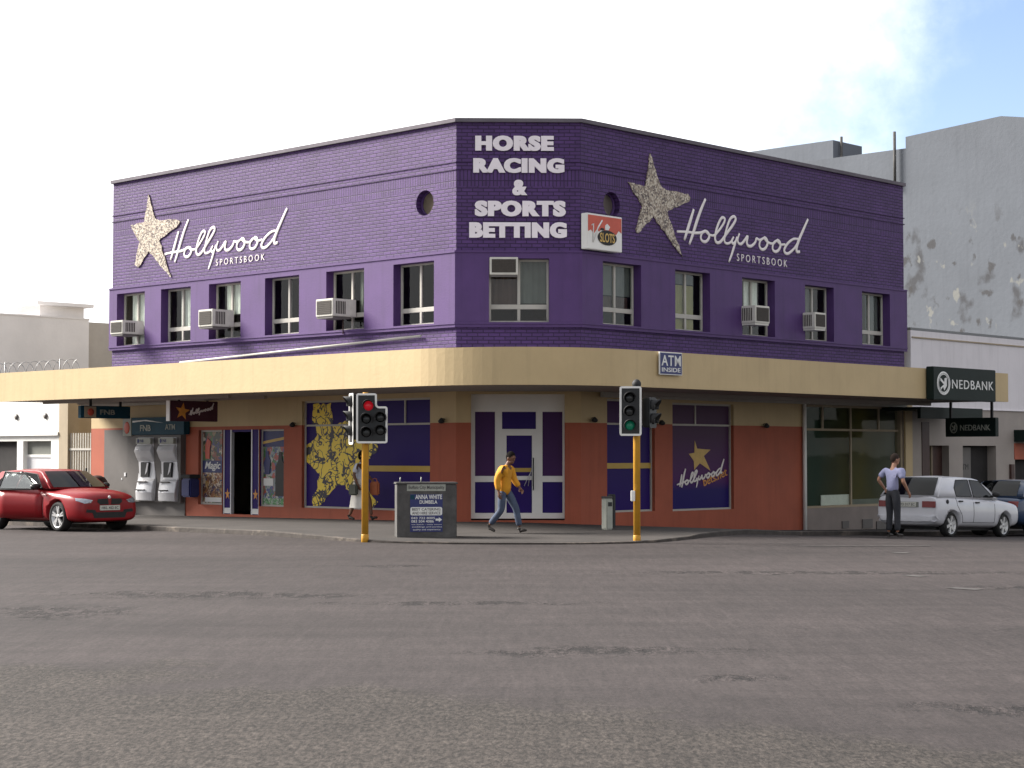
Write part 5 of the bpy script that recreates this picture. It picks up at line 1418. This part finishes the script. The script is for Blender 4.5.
def make_car(name, label, M, P, paint, open_door=False):
    t = thing(name, label, 'car', M)
    st_ = P['st']; n = 16; vs = []
    for x, zb, zs, zt, w_ in st_: vs += [(x, y, z) for y, z in ring(w_, zb, zs, zt)]
    k = len(st_)
    fs = [(i * n + j, i * n + (j + 1) % n, (i + 1) * n + (j + 1) % n, (i + 1) * n + j) for i in range(k - 1) for j in range(n)] + [list(range(n))[::-1], [(k - 1) * n + j for j in range(n)]]
    body = MB().add(vs, fs, 0, True).build('body', paint, t)
    m = body.modifiers.new('s', 'SUBSURF'); m.levels = m.render_levels = 2
    apply_mods(body)
    body.data.update()
    bvh = BVHTree.FromPolygons([v.co.copy() for v in body.data.vertices], [list(p.vertices) for p in body.data.polygons])

    def side(x, z, s_=-1, off=.004):
        h = bvh.ray_cast(Vector((x, 2 * s_, z)), Vector((0, -s_, 0)))
        y = h[0].y if h[0] else s_ * P['w']
        return Vector((x, y + s_ * off, z))

    def front(y, z, s_=1, off=.004):
        h = bvh.ray_cast(Vector((4 * s_, y, z)), Vector((-s_, 0, 0)))
        x = h[0].x if h[0] else s_ * 2
        return Vector((x + s_ * off, y, z))
    wr, wb2 = P['wr'], P['wb'] / 2
    # wheel arches cut out of the body
    cut = MB()
    for x in (wb2, -wb2):
        for s_ in (-1, 1): cut.lathe([(wr * 1.17, s_ * (P['w'] - .27)), (wr * 1.17, s_ * 1.2)], 28, (x, 0, wr), 'y')
    co = cut.build('cutter', 'blackrough', t); b_ = body.modifiers.new('b', 'BOOLEAN'); b_.object = co; b_.operation = 'DIFFERENCE'; b_.solver = 'EXACT'
    apply_mods(body); bpy.data.objects.remove(co)
    for p_ in body.data.polygons: p_.use_smooth = True
    MB().box(-wb2 - wr, wb2 + wr, -P['w'] + .28, P['w'] - .28, wr * .55, wr * 1.7).build('underbody', 'blackrough', t)
    # cabin
    xa, xb, xc, xd = P['cab']; zb, zr = P['belt'], P['roof']; wb_, wt = P['wbelt'], P['wroof']
    prof = [(xd, zb), (xd + (xc - xd) * .5, zb + (zr - .04 - zb) * .54), (xc, zr - .035), ((xc * .6 + xb * .4), zr), (xb - .25, zr - .012), (xb, zr - .045), (xb + (xa - xb) * .5, zb + (zr - .05 - zb) * .52), (xa, zb)]
    ys = [-1, -.96, -.7, -.35, 0, .35, .7, .96, 1]

    def wz(z): return wb_ + (wt - wb_) * max(0, min(1, (z - zb) / (zr - zb))) ** 1.15
    vs = []
    for i, (x, z) in enumerate(prof):
        e = (1 if i >= 5 else (-1 if i <= 2 else 0))
        for y in ys: vs.append((x + e * .09 * (1 - y * y) * (1 if i in (0, 1, 6, 7) else .5), y * wz(z), z - (.03 * y * y if 2 <= i <= 5 else 0)))
    q = len(ys); npf = len(prof)
    fs = [(i * q + j, i * q + j + 1, (i + 1) * q + j + 1, (i + 1) * q + j) for i in range(npf - 1) for j in range(q - 1)]
    fs += [[i * q for i in range(npf)], [i * q + q - 1 for i in range(npf)][::-1], [j for j in range(q)][::-1] + [], ]
    fs[-1] = [j for j in range(q)] + [(npf - 1) * q + j for j in range(q)][::-1]
    cab = MB().add(vs, fs, 0, True).build('cabin', paint, t, None, .03, 3)

    def pane(i0, i1, nm, y_=.86, ins=.05, mt='carglass'):
        """curved glass laid on the cabin profile between profile points i0..i1"""
        a = [];
        seq = prof[i0:i1 + 1]; e = 1 if i0 >= 5 else -1
        for i, (x, z) in enumerate(seq):
            if i == 0: x, z = x + (seq[1][0] - x) * 2 * ins, z + (seq[1][1] - z) * 2 * ins
            if i == len(seq) - 1: x, z = x + (seq[-2][0] - x) * 2 * ins, z + (seq[-2][1] - z) * 2 * ins
            for kx in range(9):
                y = (-1 + kx / 4) * y_; a.append((x + e * .09 * (1 - y * y) + e * .012 * 1.0, y * wz(z), z + .012))
        m_ = len(seq)
        return MB().add(a, [(i * 9 + j, i * 9 + j + 1, (i + 1) * 9 + j + 1, (i + 1) * 9 + j) for i in range(m_ - 1) for j in range(8)], 0, True).build(nm, mt, t)
    pane(6, 7, 'windscreen') if False else None
    # windscreen and rear window as single sheets
    for i0, i1, nm, yy in ((5, 7, 'windscreen', .90), (0, 2, 'rear_window', P.get('rwy', .84))): pane(i0, i1, nm, yy, .07)
    for s_ in (-1, 1):
        for pts in P['sidewin']:
            v = [(x, s_ * (wz(z) + .006), z) for x, z in pts] + [(x, s_ * (wz(z) - .012), z) for x, z in pts]; k_ = len(pts)
            o = MB().add(v, [list(range(k_)), list(range(2 * k_ - 1, k_ - 1, -1))] + [(i, i + k_, (i + 1) % k_ + k_, (i + 1) % k_) for i in range(k_)]).build('side_window', 'carglass', t)
            MB().tube([(x, s_ * (wz(z) + .004), z) for x, z in pts], .011, 5, 0, True).build('window_seal', 'blackrough', o)
    # wheels
    for x in (wb2, -wb2):
        for s_ in (-1, 1):
            yo = s_ * (P['w'] - .05); tw_ = P.get('tw', .19)
            W = MB().lathe([(wr * .74, 0), (wr * .78, .012), (wr * .93, .008), (wr, -.03), (wr, -tw_ + .03), (wr * .93, -tw_), (wr * .6, -tw_)], 28, (0, 0, 0), 'y', caps=False)
            W.v = [(a, b * s_, c) for a, b, c in W.v]
            wh = W.build('wheel', 'tyre', t, T(x, yo, wr))
            rm_ = MB().lathe([(wr * .76, -.004), (wr * .71, -.006), (wr * .66, -.05), (wr * .55, -.09)], 28, (0, 0, 0), 'y', caps=False); rm_.lathe([(.001, -.005), (wr * .15, -.008), (wr * .18, -.03)], 14, (0, 0, 0), 'y')
            ns = P['spokes']
            for a in range(ns):
                an = 2 * math.pi * a / ns + .3
                for dd in ((-.16, .16) if P.get('twin') else (0,)):
                    c, sn = math.cos(an + dd), math.sin(an + dd); c2, s2 = math.cos(an), math.sin(an); hw = .022 if P.get('twin') else wr * .13
                    r0, r1 = wr * .12, wr * .73
                    v = [(c2 * r0 - s2 * hw, -.01, s2 * r0 + c2 * hw), (c2 * r0 + s2 * hw, -.01, s2 * r0 - c2 * hw), (c * r1 + sn * hw * .8, -.006, sn * r1 - c * hw * .8), (c * r1 - sn * hw * .8, -.006, sn * r1 + c * hw * .8)]
                    v += [(a_, -.045, b2) for a_, _, b2 in v]
                    rm_.add(v, [(0, 1, 2, 3), (7, 6, 5, 4), (0, 4, 5, 1), (1, 5, 6, 2), (2, 6, 7, 3), (3, 7, 4, 0)])
            rm_.v = [(a, b * s_, c) for a, b, c in rm_.v]; rm_.build('rim', 'alloy', wh)
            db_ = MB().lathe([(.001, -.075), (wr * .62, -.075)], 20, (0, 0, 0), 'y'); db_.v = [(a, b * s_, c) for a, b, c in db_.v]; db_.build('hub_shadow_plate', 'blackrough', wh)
    # seams, handles, mirrors
    for s_ in (-1, 1):
        for ln in P['seams']:
            pts = []
            for (x0_, z0_), (x1_, z1_) in zip(ln, ln[1:]):
                for i in range(7): pts.append(side(x0_ + (x1_ - x0_) * i / 6, z0_ + (z1_ - z0_) * i / 6, s_, .001))
            MB().tube(pts, .006, 5).build('door_seam', 'blackrough', t)
        for x, z in P['handles']:
            a = side(x, z, s_, .02); MB().box(a.x - .09, a.x + .09, a.y - .014, a.y + .014, z - .016, z + .016).build('door_handle', P.get('handle_mat', paint), t, None, .006)
        mx, mz = P['mirror']
        MB().ball((mx, s_ * (wb_ + .13), mz), .07, .10, .065).tube([(mx + .03, s_ * (wb_ - .03), mz - .06), (mx, s_ * (wb_ + .08), mz - .03)], .025, 6).build('mirror', P.get('mirror_mat', paint), t)
    return t, body, side, front, wz


def frontpatch(fn, pts, th=.012, s_=1):
    """panel following the nose or tail: pts in (y,z), grown from its centre in rings that lie on the body"""
    cy = sum(p[0] for p in pts) / len(pts); cz_ = sum(p[1] for p in pts) / len(pts)
    out = []
    for (ya, za), (yb, zb2) in zip(pts, pts[1:] + pts[:1]):
        for i in range(3): out.append((ya + (yb - ya) * i / 3, za + (zb2 - za) * i / 3))
    k = len(out); vs = [fn(cy, cz_, s_, th)]; fs = []
    for r in (.3, .6, .85, 1.0): vs += [fn(cy + (y - cy) * r, cz_ + (z - cz_) * r, s_, th) for y, z in out]
    vs += [fn(y, z, s_, -.015) for y, z in out]
    for i in range(k):
        j = (i + 1) % k; fs.append((0, 1 + i, 1 + j))
        for q in range(4): fs.append((1 + q * k + i, 1 + (q + 1) * k + i, 1 + (q + 1) * k + j, 1 + q * k + j))
    return MB().add(vs, fs, 0, False)


def sidepatch(fn, x0, x1, z0, z1, s_, off, nx=6, nz=4, shape=None):
    vs = []
    for i in range(nx + 1):
        for j in range(nz + 1):
            x = x0 + (x1 - x0) * i / nx; z = z0 + (z1 - z0) * j / nz; vs.append(fn(x, z, s_, off))
    return vs, [(i * (nz + 1) + j, (i + 1) * (nz + 1) + j, (i + 1) * (nz + 1) + j + 1, i * (nz + 1) + j + 1) for i in range(nx) for j in range(nz)]


def car_matrix(contact, d, loc):
    y = Vector((-d.y, d.x, 0)); o = contact - d * loc[0] - y * loc[1]
    a = d * 1.3; z0, z1 = G(*(o - a).xy), G(*(o + a).xy); pitch = -math.atan2(z1 - z0, 2.6)
    o.z = (z0 + z1) / 2 + .0
    return frame(o, d) @ Matrix.Rotation(pitch, 4, 'Y')


# red hatchback, left street, nose towards the crossing, driver's door ajar
PRED = dict(st=[(-2.165, .42, .80, .82, .66), (-2.16, .36, .86, .88, .72), (-2.10, .32, .92, .95, .79), (-1.85, .26, .97, 1.0, .85), (-1.35, .23, .985, 1.02, .875), (-.6, .22, .96, 1.0, .88), (.3, .21, .94, .98, .88), (.95, .21, .90, .965, .875), (1.4, .20, .87, .95, .875), (1.8, .20, .83, .915, .855), (2.02, .20, .77, .865, .80), (2.12, .22, .71, .80, .74), (2.165, .24, .66, .74, .68), (2.17, .28, .62, .70, .64)],
            w=.885, wr=.335, wb=2.69, cab=(1.02, .28, -1.45, -2.0), belt=.95, roof=1.42, wbelt=.80, wroof=.58, tw=.22, spokes=5, twin=True, rwy=.8,
            sidewin=[[(.66, .98), (.22, 1.29), (-.38, 1.34), (-.42, .98)], [(-.5, .98), (-.46, 1.35), (-1.1, 1.31), (-1.42, 1.08), (-1.35, .97)]],
            seams=[[(.83, .88), (.80, .32)], [(-.45, .90), (-.45, .30)], [(.80, .32), (-.45, .30)], [(.95, .80), (-1.9, .84)]], handles=[(-.28, .80), (-1.25, .83)], mirror=(.62, 1.02), mirror_mat='black')
fL = -DL
cpt = ground_at(58.5, 531.5); M = car_matrix(cpt, fL, (1.345, -.80))
car, body, side, front, wz = make_car('parked_car', 'red hatchback parked at the left kerb with its driver door ajar', M, PRED, 'carred')
for s_ in (-1, 1):
    frontpatch(front, [(s_ * .44, .70), (s_ * .50, .645), (s_ * .66, .63), (s_ * .775, .69), (s_ * .765, .755), (s_ * .60, .735)], .012).build('headlight', 'headlamp', car)
    frontpatch(front, [(s_ * .035, .60), (s_ * .25, .60), (s_ * .33, .66), (s_ * .31, .725), (s_ * .05, .735)], .012).build('grille', 'black', car)
    frontpatch(front, [(s_ * .34, .41), (s_ * .62, .43), (s_ * .60, .50), (s_ * .38, .48)], .008).build('lower_grille', 'blackrough', car)
frontpatch(front, [(-.40, .30), (.40, .30), (.46, .43), (-.46, .43)], .006).build('lower_grille', 'blackrough', car)
frontpatch(front, [(-.26, .47), (.26, .47), (.26, .58), (-.26, .58)], .02).build('number_plate', 'plate', car)
px_ = front(0, .52, 1, .024)
text_mb('HKL 452 EC', -.22, .22, -.03, .03, 0, .004, .01).build('plate_lettering', 'boxgrey', car, T(px_.x - .004, 0, .525) @ RZ(R(90)))
bd = front(0, .76, 1, .004); MB().lathe([(.001, .012), (.035, .008), (.04, 0)], 14, (bd.x, 0, .76), 'x').build('badge', 'signwhite', car)
v, f = sidepatch(side, .78, -.42, .34, .90, -1, .006); dk = MB().add(v, f).build('door_opening_shade', 'dark', car, fixn=False)  # dark sheet laid on the body stands in for the shaded doorway
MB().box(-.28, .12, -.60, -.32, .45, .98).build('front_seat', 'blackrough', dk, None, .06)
hx, hy = .80, side(.80, .6, -1).y
v1, f1 = sidepatch(side, .78, -.42, .30, .93, -1, .012); v2, _ = sidepatch(side, .78, -.42, .30, .93, -1, -.05)
nv = len(v1); mb = MB(); mb.add([Vector(p) - Vector((hx, hy, 0)) for p in v1 + v2], f1 + [[i + nv for i in q[::-1]] for q in f1], 0, True)
bord = [0, 30, 34, 4]
def edge_ids(nx=6, nz=4):
    e = [i * (nz + 1) for i in range(nx + 1)] + [nx * (nz + 1) + j for j in range(1, nz + 1)] + [i * (nz + 1) + nz for i in range(nx - 1, -1, -1)] + [j for j in range(nz - 1, 0, -1)]
    return e
ei = edge_ids(); mb.add([Vector(p) - Vector((hx, hy, 0)) for p in v1 + v2], [(a, b, b + nv, a + nv) for a, b in zip(ei, ei[1:] + ei[:1])])
dr = mb.build('driver_door', 'carred', car, T(hx, hy, 0) @ RZ(R(24)), fixn=True)
wp_ = [(.64, .95), (.21, 1.30), (-.36, 1.35), (-.41, .95)]
fp = [(x - hx, -(wz(z) + .02) - hy, z) for x, z in wp_]
MB().tube(fp, .024, 6, 0, True).build('window_frame', 'blackrough', dr)
gp = [(x - hx, -(wz(z) + .02) - hy, z) for x, z in [(.60, .97), (.20, 1.28), (-.35, 1.33), (-.39, .97)]]
MB().add(gp + [(a, b + .012, c) for a, b, c in gp], [(0, 1, 2, 3), (7, 6, 5, 4)] + [(i, (i + 1) % 4, (i + 1) % 4 + 4, i + 4) for i in range(4)]).build('side_window', 'paleglass', dr)
MB().ball((-.16, -.10 - .0, 1.0), .07, .10, .07).build('mirror', 'black', dr)

# white boxy hatchback, right street, seen from behind
PWH = dict(st=[(-1.855, .36, .86, .88, .74), (-1.85, .30, .89, .915, .765), (-1.81, .25, .915, .935, .785), (-1.60, .22, .93, .95, .79), (-1.1, .21, .925, .95, .805), (0, .20, .905, .94, .81), (.72, .20, .885, .93, .805), (1.2, .21, .86, .905, .80), (1.62, .22, .82, .87, .79), (1.84, .24, .79, .835, .77), (1.90, .27, .77, .81, .75), (1.905, .33, .73, .77, .73)],
           w=.81, wr=.285, wb=2.4, cab=(.92, .22, -1.34, -1.81), belt=.89, roof=1.40, wbelt=.775, wroof=.60, tw=.17, spokes=6, rwy=.86,
           sidewin=[[(.66, .93), (.20, 1.30), (-.22, 1.32), (-.25, .93)], [(-.33, .93), (-.30, 1.32), (-.84, 1.30), (-1.02, 1.12), (-1.02, .93)]],
           seams=[[(.70, .86), (.68, .34)], [(-.28, .87), (-.28, .34)], [(.68, .34), (-.28, .34), (-.75, .34)], [(-1.03, .90), (-1.0, .72), (-.8, .5), (-.75, .34)]], handles=[(-.12, .80), (-.86, .82)], handle_mat='blackrough', mirror=(.55, 1.0), mirror_mat='blackrough')
nRo = Vector((DR.y, -DR.x, 0))
cpt = ground_at(952.5, 537); M = car_matrix(cpt, DR, (-1.2, -.79))
car, body, side, front, wz = make_car('parked_car', 'white old boxy hatchback parked at the right kerb seen from behind', M, PWH, 'carwhite')
for s_ in (-1, 1):
    frontpatch(front, [(s_ * .40, .66), (s_ * .735, .66), (s_ * .735, .80), (s_ * .40, .80)], .018, -1).build('tail_light', 'tail', car)
frontpatch(front, [(-.30, .66), (.30, .66), (.30, .78), (-.30, .78)], .012, -1).build('number_plate_panel', 'shopgrey', car)
frontpatch(front, [(-.72, .34), (.72, .34), (.77, .38), (.77, .47), (-.77, .47), (-.77, .38)], .06, -1).build('bumper', 'carwhite', car)
v = front(-.2, .72, -1, .02); MB().box(v.x - .012, v.x, -.25, .25, .67, .77).build('number_plate', 'plate', car)
text_mb('CFD 317 EC', -.22, .22, -.03, .03, 0, .004, .01).build('plate_lettering', 'boxgrey', car, T(v.x - .012, 0, .72) @ RZ(R(-90)))
fc = side(-1.42, .80, -1, .004); MB().lathe([(.001, -.012), (.05, -.01), (.055, 0)], 14, (fc.x, fc.y, fc.z), 'y').build('fuel_cap', 'blackrough', car)
a, f = sidepatch(side, -.62, -.30, .40, .47, -1, .003, 6, 2); MB().add(a, f).build('scratch', 'boxgrey', car, fixn=False) if False else None
MB().tube([(-1.78, -.3, .98), (-1.80, .1, 1.02)], .012, 5).build('rear_wiper', 'blackrough', car)

# blue car beyond it
M2 = M @ T(4.6, .30, 0)
PBL = dict(PRED); PBL['mirror_mat'] = 'carblue'
car2, body, side, front, wz = make_car('parked_car', 'blue car cut by the right edge ahead of the white hatchback', M2, PBL, 'carblue')
for s_ in (-1, 1): frontpatch(front, [(s_ * .45, .72), (s_ * .74, .72), (s_ * .74, .86), (s_ * .5, .86)], .015, -1).build('tail_light', 'tail', car2)
frontpatch(front, [(-.26, .60), (.26, .60), (.26, .71), (-.26, .71)], .015, -1).build('number_plate', 'plate', car2)


# ------------------------------------------------------------------ people (x forward, y left, z up)
def skin_mesh(name, chains, mt, parent, sub=2, extra=None):
    """chains: lists of (point, rx, ry) grown into one surface; chains that start on an existing joint share it"""
    bm = bmesh.new(); sk = bm.verts.layers.skin.verify(); reg = {}
    first = True
    for ch in chains:
        prev = None
        for p, rx, ry in ch:
            key = tuple(round(c, 4) for c in p)
            v = reg.get(key); new = v is None
            if new:
                v = bm.verts.new(p); reg[key] = v; v[sk].radius = (rx, ry)
            if prev is None and new: v[sk].use_root = True
            if prev is not None and prev is not v:
                try: bm.edges.new((prev, v))
                except ValueError: pass
            prev = v
    me = bpy.data.meshes.new(name); bm.to_mesh(me); bm.free(); me.materials.append(MT[mt])
    o = bpy.data.objects.new(name, me); COL.objects.link(o)
    m = o.modifiers.new('k', 'SKIN'); m.use_smooth_shade = True; m.branch_smoothing = .8
    s = o.modifiers.new('s', 'SUBSURF'); s.levels = s.render_levels = sub
    apply_mods(o)
    if extra:
        bm = bmesh.new(); bm.from_mesh(o.data)
        t = bpy.data.meshes.new('t'); t.from_pydata(extra.v, [], extra.f); t.polygons.foreach_set('use_smooth', [True] * len(extra.f)); bm.from_mesh(t); bpy.data.meshes.remove(t)
        bm.to_mesh(o.data); bm.free()
    for p_ in o.data.polygons: p_.use_smooth = True
    o.parent = parent
    return o


def head_mb(c, yaw=0.0, pitch=0.0, s=1.0):
    """head with nose, brow, ears and jaw, facing +x before turning"""
    mb = MB(); mb.ball((0, 0, .02), .098, .078, .115, 18, 14); mb.ball((.035, 0, -.055), .058, .056, .06, 12, 8)
    mb.ball((.098, 0, -.012), .020, .014, .026, 8, 6); mb.ball((.080, .030, .030), .022, .026, .012, 8, 6); mb.ball((.080, -.030, .030), .022, .026, .012, 8, 6)
    mb.ball((.086, 0, -.055), .012, .024, .010, 8, 6)
    for s_ in (-1, 1): mb.ball((-.005, s_ * .080, -.005), .022, .010, .032, 8, 6)
    Rm = Matrix.Translation(c) @ Matrix.Rotation(yaw, 4, 'Z') @ Matrix.Rotation(pitch, 4, 'Y') @ Matrix.Scale(s, 4)
    mb.v = [tuple(Rm @ Vector(p)) for p in mb.v]; return mb, Rm


def hand_chains(wrist, d, inward, s_=1):
    """palm and five bent fingers hanging along d; inward points to the palm side"""
    w_ = Vector(wrist); d = Vector(d).normalized(); n = Vector(inward).normalized(); n = (n - d * n.dot(d)).normalized(); a = d.cross(n) * s_
    palm = [(tuple(w_), .026, .026), (tuple(w_ + d * .045), .036, .020), (tuple(w_ + d * .085), .036, .018)]
    ch = []
    for k, ln in enumerate((.070, .078, .072, .056)):
        b = w_ + d * .07 + a * (.027 - .018 * k); ch.append([(tuple(b), .009, .009), (tuple(b + d * (.02 + ln * .45) + n * .006), .0088, .0088), (tuple(b + d * (.02 + ln * .8) + n * .026), .008, .008), (tuple(b + d * (.018 + ln) + n * .042), .007, .007)])
    b = w_ + d * .025 + a * .024
    ch.append([(tuple(b), .011, .011), (tuple(b + d * .032 + a * .024 + n * .012), .0105, .0105), (tuple(b + d * .062 + a * .024 + n * .028), .009, .009)])
    return palm, ch


def person(label, M, J, look, hairc, skinc, top, legs, shoes, sleeve, extra=None, hair_long=False):
    t = thing('person', label, 'person', M)
    hip, waist, chest, neck, head = [Vector(J[k]) for k in ('hip', 'waist', 'chest', 'neck', 'head')]
    ax = lambda p: tuple(p)
    body = [[(ax(hip), .115, .09), (ax(waist), .105, .08), (ax(chest), .115, .085), (ax(neck), .055, .055), (ax(head - Vector((0, 0, .04))), .055, .055)]]
    hands = []
    for sd in ('l', 'r'):
        s_ = 1 if sd == 'l' else -1
        sh, el, wr = [Vector(J[k + sd]) for k in ('sh', 'el', 'wr')]
        body.append([(ax(chest), .115, .085), (ax(sh), .046, .046), (ax((sh + el) / 2), .046, .046), (ax(el), .042, .042), (ax((el + wr) / 2 + (el - wr) * .15), .040, .040), (ax(wr), .027, .027)])
        palm, fing = hand_chains(wr, J.get('hd' + sd, wr - el), J.get('pm' + sd, (0, -s_, 0)), 1)
        body.append(palm); hands += fing
        hp, kn, an, to = [Vector(J[k + sd]) for k in ('hp', 'kn', 'an', 'to')]
        body.append([(ax(hip), .115, .09), (ax(hp), .075, .075), (ax((hp + kn) / 2), .068, .068), (ax(kn), .055, .055), (ax(kn + (an - kn) * .3), .054, .054), (ax(an), .036, .036)])
    hm, Rm = head_mb(head, *look)
    skin_mesh('body', body + hands, skinc, t, 2, hm)
    # hair cap
    hb = MB(); hb.ball((-.010, 0, .030), .104, .086, .118, 20, 16)
    hb.v = [p for p in hb.v]
    keep = MB(); vs = hb.v
    fs = [f for f in hb.f if sum(vs[i][2] - .85 * vs[i][0] for i in f) / len(f) > (.005 if not hair_long else -.05)]
    keep.add(vs, fs, 0, True); keep.v = [tuple(Rm @ Vector(p)) for p in keep.v]
    if hair_long:
        kb = MB().ball((-.06, 0, .0), .075, .085, .11, 12, 8); keep.add([tuple(Rm @ Vector(p)) for p in kb.v], kb.f, 0, True)
    keep.build('hair', hairc, t)
    # upper garment
    g = J.get('bulk', 1.0)
    up = [[(ax(hip + Vector((0, 0, J.get('hem', .0)))), .165 * g, .135 * g), (ax(waist), .155 * g, .125 * g), (ax(chest), .172 * g, .130 * g), (ax(neck - Vector((0, 0, .035))), .075, .072)]]
    for sd in ('l', 'r'):
        sh, el, wr = [Vector(J[k + sd]) for k in ('sh', 'el', 'wr')]
        ch = [(ax(chest), .172 * g, .130 * g), (ax(sh), .086 * g, .082 * g), (ax((sh + el) / 2), .070 * g, .070 * g)]
        if sleeve == 'long': ch += [(ax(el), .062 * g, .062 * g), (ax(el + (wr - el) * .5), .056 * g, .056 * g), (ax(wr - (wr - el) * .06), .048 * g, .048 * g)]
        else: ch += [(ax(sh + (el - sh) * .82), .066 * g, .066 * g)]
        up.append(ch)
    skin_mesh(top[0], up, top[1], t)
    if legs[0] == 'trousers':
        lg = []
        for sd in ('l', 'r'):
            hp, kn, an = [Vector(J[k + sd]) for k in ('hp', 'kn', 'an')]
            lg.append([(ax(hip), .150, .122), (ax(hp), .104, .104), (ax((hp + kn) / 2), .092, .092), (ax(kn), .075, .075), (ax((kn + an) / 2), .071, .071), (ax(an + (kn - an) * .06), .066, .066)])
        lg[0].insert(0, (ax(hip + Vector((0, 0, .10))), .142, .116))
        skin_mesh('trousers', lg, legs[1], t)
        MB().lathe([(.150, 0), (.155, .02), (.150, .04)], 18, ax(hip + Vector((0, 0, .07)))).build('belt', 'shoe', t) if False else None
    for sd in ('l', 'r'):
        an, to = Vector(J['an' + sd]), Vector(J['to' + sd]); d = (to - an); f_ = Vector((d.x, d.y, 0)).normalized() if Vector((d.x, d.y, 0)).length > .01 else Vector((1, 0, 0))
        dn = (to - an).normalized(); sole = Vector((0, 0, 0))
        heel = an - f_ * .035 + (to - an).cross(Vector((0, 1, 0))).normalized() * 0
        heel = Vector(J.get('he' + sd, an - f_ * .05 - Vector((0, 0, .04))))
        mid = (heel + to) / 2 + Vector((0, 0, .012))
        skin_mesh('shoe', [[(ax(heel), .040, .038), (ax(mid), .044, .036), (ax(to), .038, .026)], [(ax(heel), .04, .038), (ax(an), .046, .046)]], shoes, t, 2)
    return t


def stand_at(u, v, heading): p = ground_at(u, v, SW); return T(*p) @ RZ(heading)


# man in yellow jacket walking to the right, slightly towards us
JY = dict(hip=(.0, 0, .90), waist=(.01, 0, 1.03), chest=(.045, 0, 1.27), neck=(.09, 0, 1.43), head=(.14, 0, 1.53), bulk=1.2, hem=-.16,
          shl=(.05, .19, 1.35), ell=(.10, .24, 1.10), wrl=(.24, .22, .93), shr=(.04, -.19, 1.35), elr=(-.06, -.25, 1.09), wrr=(-.02, -.24, .85),
          hpl=(.02, .09, .85), knl=(.22, .09, .50), anl=(.30, .09, .115), tol=(.46, .09, .06), hel=(.27, .09, .035),
          hpr=(-.02, -.09, .85), knr=(-.03, -.09, .47), anr=(-.30, -.09, .16), tor=(-.17, -.09, .03), her=(-.34, -.09, .11))
person('man in a bright yellow jacket and blue jeans walking past the corner door', stand_at(504.5, 533, R(-24)), JY, (-.25, .25, 1.0), 'hair', 'skin', ('jacket', 'jacket'), ('trousers', 'denim'), 'shoe', 'long')
# man in pale blue shirt standing behind the white car, back to us
JB = dict(hip=(0, 0, .97), waist=(.0, 0, 1.10), chest=(.03, 0, 1.38), neck=(.05, 0, 1.55), head=(.085, 0, 1.67), bulk=1.06, hem=-.02,
          shl=(.03, .20, 1.47), ell=(-.07, .34, 1.24), wrl=(.05, .26, 1.04), shr=(.03, -.20, 1.47), elr=(.00, -.30, 1.20), wrr=(.16, -.30, .98),
          hpl=(0, .095, .92), knl=(.02, .10, .50), anl=(-.01, .11, .10), tol=(.14, .13, .035), hel=(-.06, .10, .035),
          hpr=(0, -.095, .92), knr=(.03, -.10, .50), anr=(.02, -.11, .10), tor=(.17, -.14, .035), her=(-.03, -.10, .035))
p = ground_at(893, 537)
person('man in pale blue shirt and dark trousers standing behind the white hatchback', T(*p) @ RZ(R(38)), JB, (-.35, .1, 1.0), 'hairbrown', 'skinlight', ('shirt', 'shirtblue'), ('trousers', 'trouser'), 'shoe', 'short')
# woman with a bag walking behind the left pole
JW = dict(hip=(.0, 0, .90), waist=(.0, 0, 1.03), chest=(.02, 0, 1.26), neck=(.04, 0, 1.42), head=(.07, 0, 1.53), bulk=.98, hem=.0,
          shl=(.02, .17, 1.34), ell=(.04, .21, 1.09), wrl=(.20, .20, .95), shr=(.02, -.17, 1.34), elr=(-.05, -.21, 1.08), wrr=(.05, -.21, .87),
          hpl=(.01, .085, .85), knl=(.20, .08, .49), anl=(.26, .08, .12), tol=(.43, .08, .08), hel=(.24, .08, .035),
          hpr=(-.01, -.085, .85), knr=(-.10, -.08, .48), anr=(-.26, -.08, .12), tor=(-.12, -.08, .035), her=(-.31, -.08, .07))
pw_ = ground_at(360.5, 520.5, SW)
wm = person('woman in pale blouse and white skirt walking behind the left traffic light pole', T(*pw_) @ RZ(R(-30)), JW, (0, .1, 1.0), 'hair', 'skin', ('blouse', 'blouse'), ('skirt', 'skirt'), 'shoe', 'short', hair_long=True)
sk_ = MB(); pr = []
for z, rx, ry, cx_ in ((.98, .155, .125, 0), (.86, .185, .15, 0), (.60, .21, .165, -.02), (.30, .245, .185, -.04)):
    pr.append([(cx_ + (rx + .012 * math.sin(7 * 2 * math.pi * j / 28)) * math.cos(2 * math.pi * j / 28), (ry + .012 * math.sin(7 * 2 * math.pi * j / 28)) * math.sin(2 * math.pi * j / 28), z) for j in range(28)])
sk_.add([q for r_ in pr for q in r_], [(i * 28 + j, i * 28 + (j + 1) % 28, (i + 1) * 28 + (j + 1) % 28, (i + 1) * 28 + j) for i in range(3) for j in range(28)], 0, True); sk_.build('skirt', 'skirt', wm)
bg_ = thing('shoulder_bag', 'rust coloured bag carried by the woman behind the pole', 'bag', wm.matrix_basis @ T(.27, .20, .62)); MB().box(-.13, .13, -.05, .05, -.02, .30).build('bag_body', 'bag', bg_, None, .03)
MB().tube([(-.08, 0, .28), (-.05, 0, .36), (.0, 0, .38), (.05, 0, .36), (.08, 0, .28)], .012, 6).build('strap', 'bag', bg_)
bo = thing('hand_bag', 'olive bag held at the near side of the woman in the white skirt', 'bag', wm.matrix_basis @ T(-.02, -.27, .62)); MB().box(-.12, .12, -.05, .05, -.02, .24).build('bag_body', 'olive', bo, None, .03)
MB().tube([(-.08, 0, .22), (-.03, .02, .30), (.03, .02, .30), (.08, 0, .22)], .012, 6).build('strap', 'olive', bo)
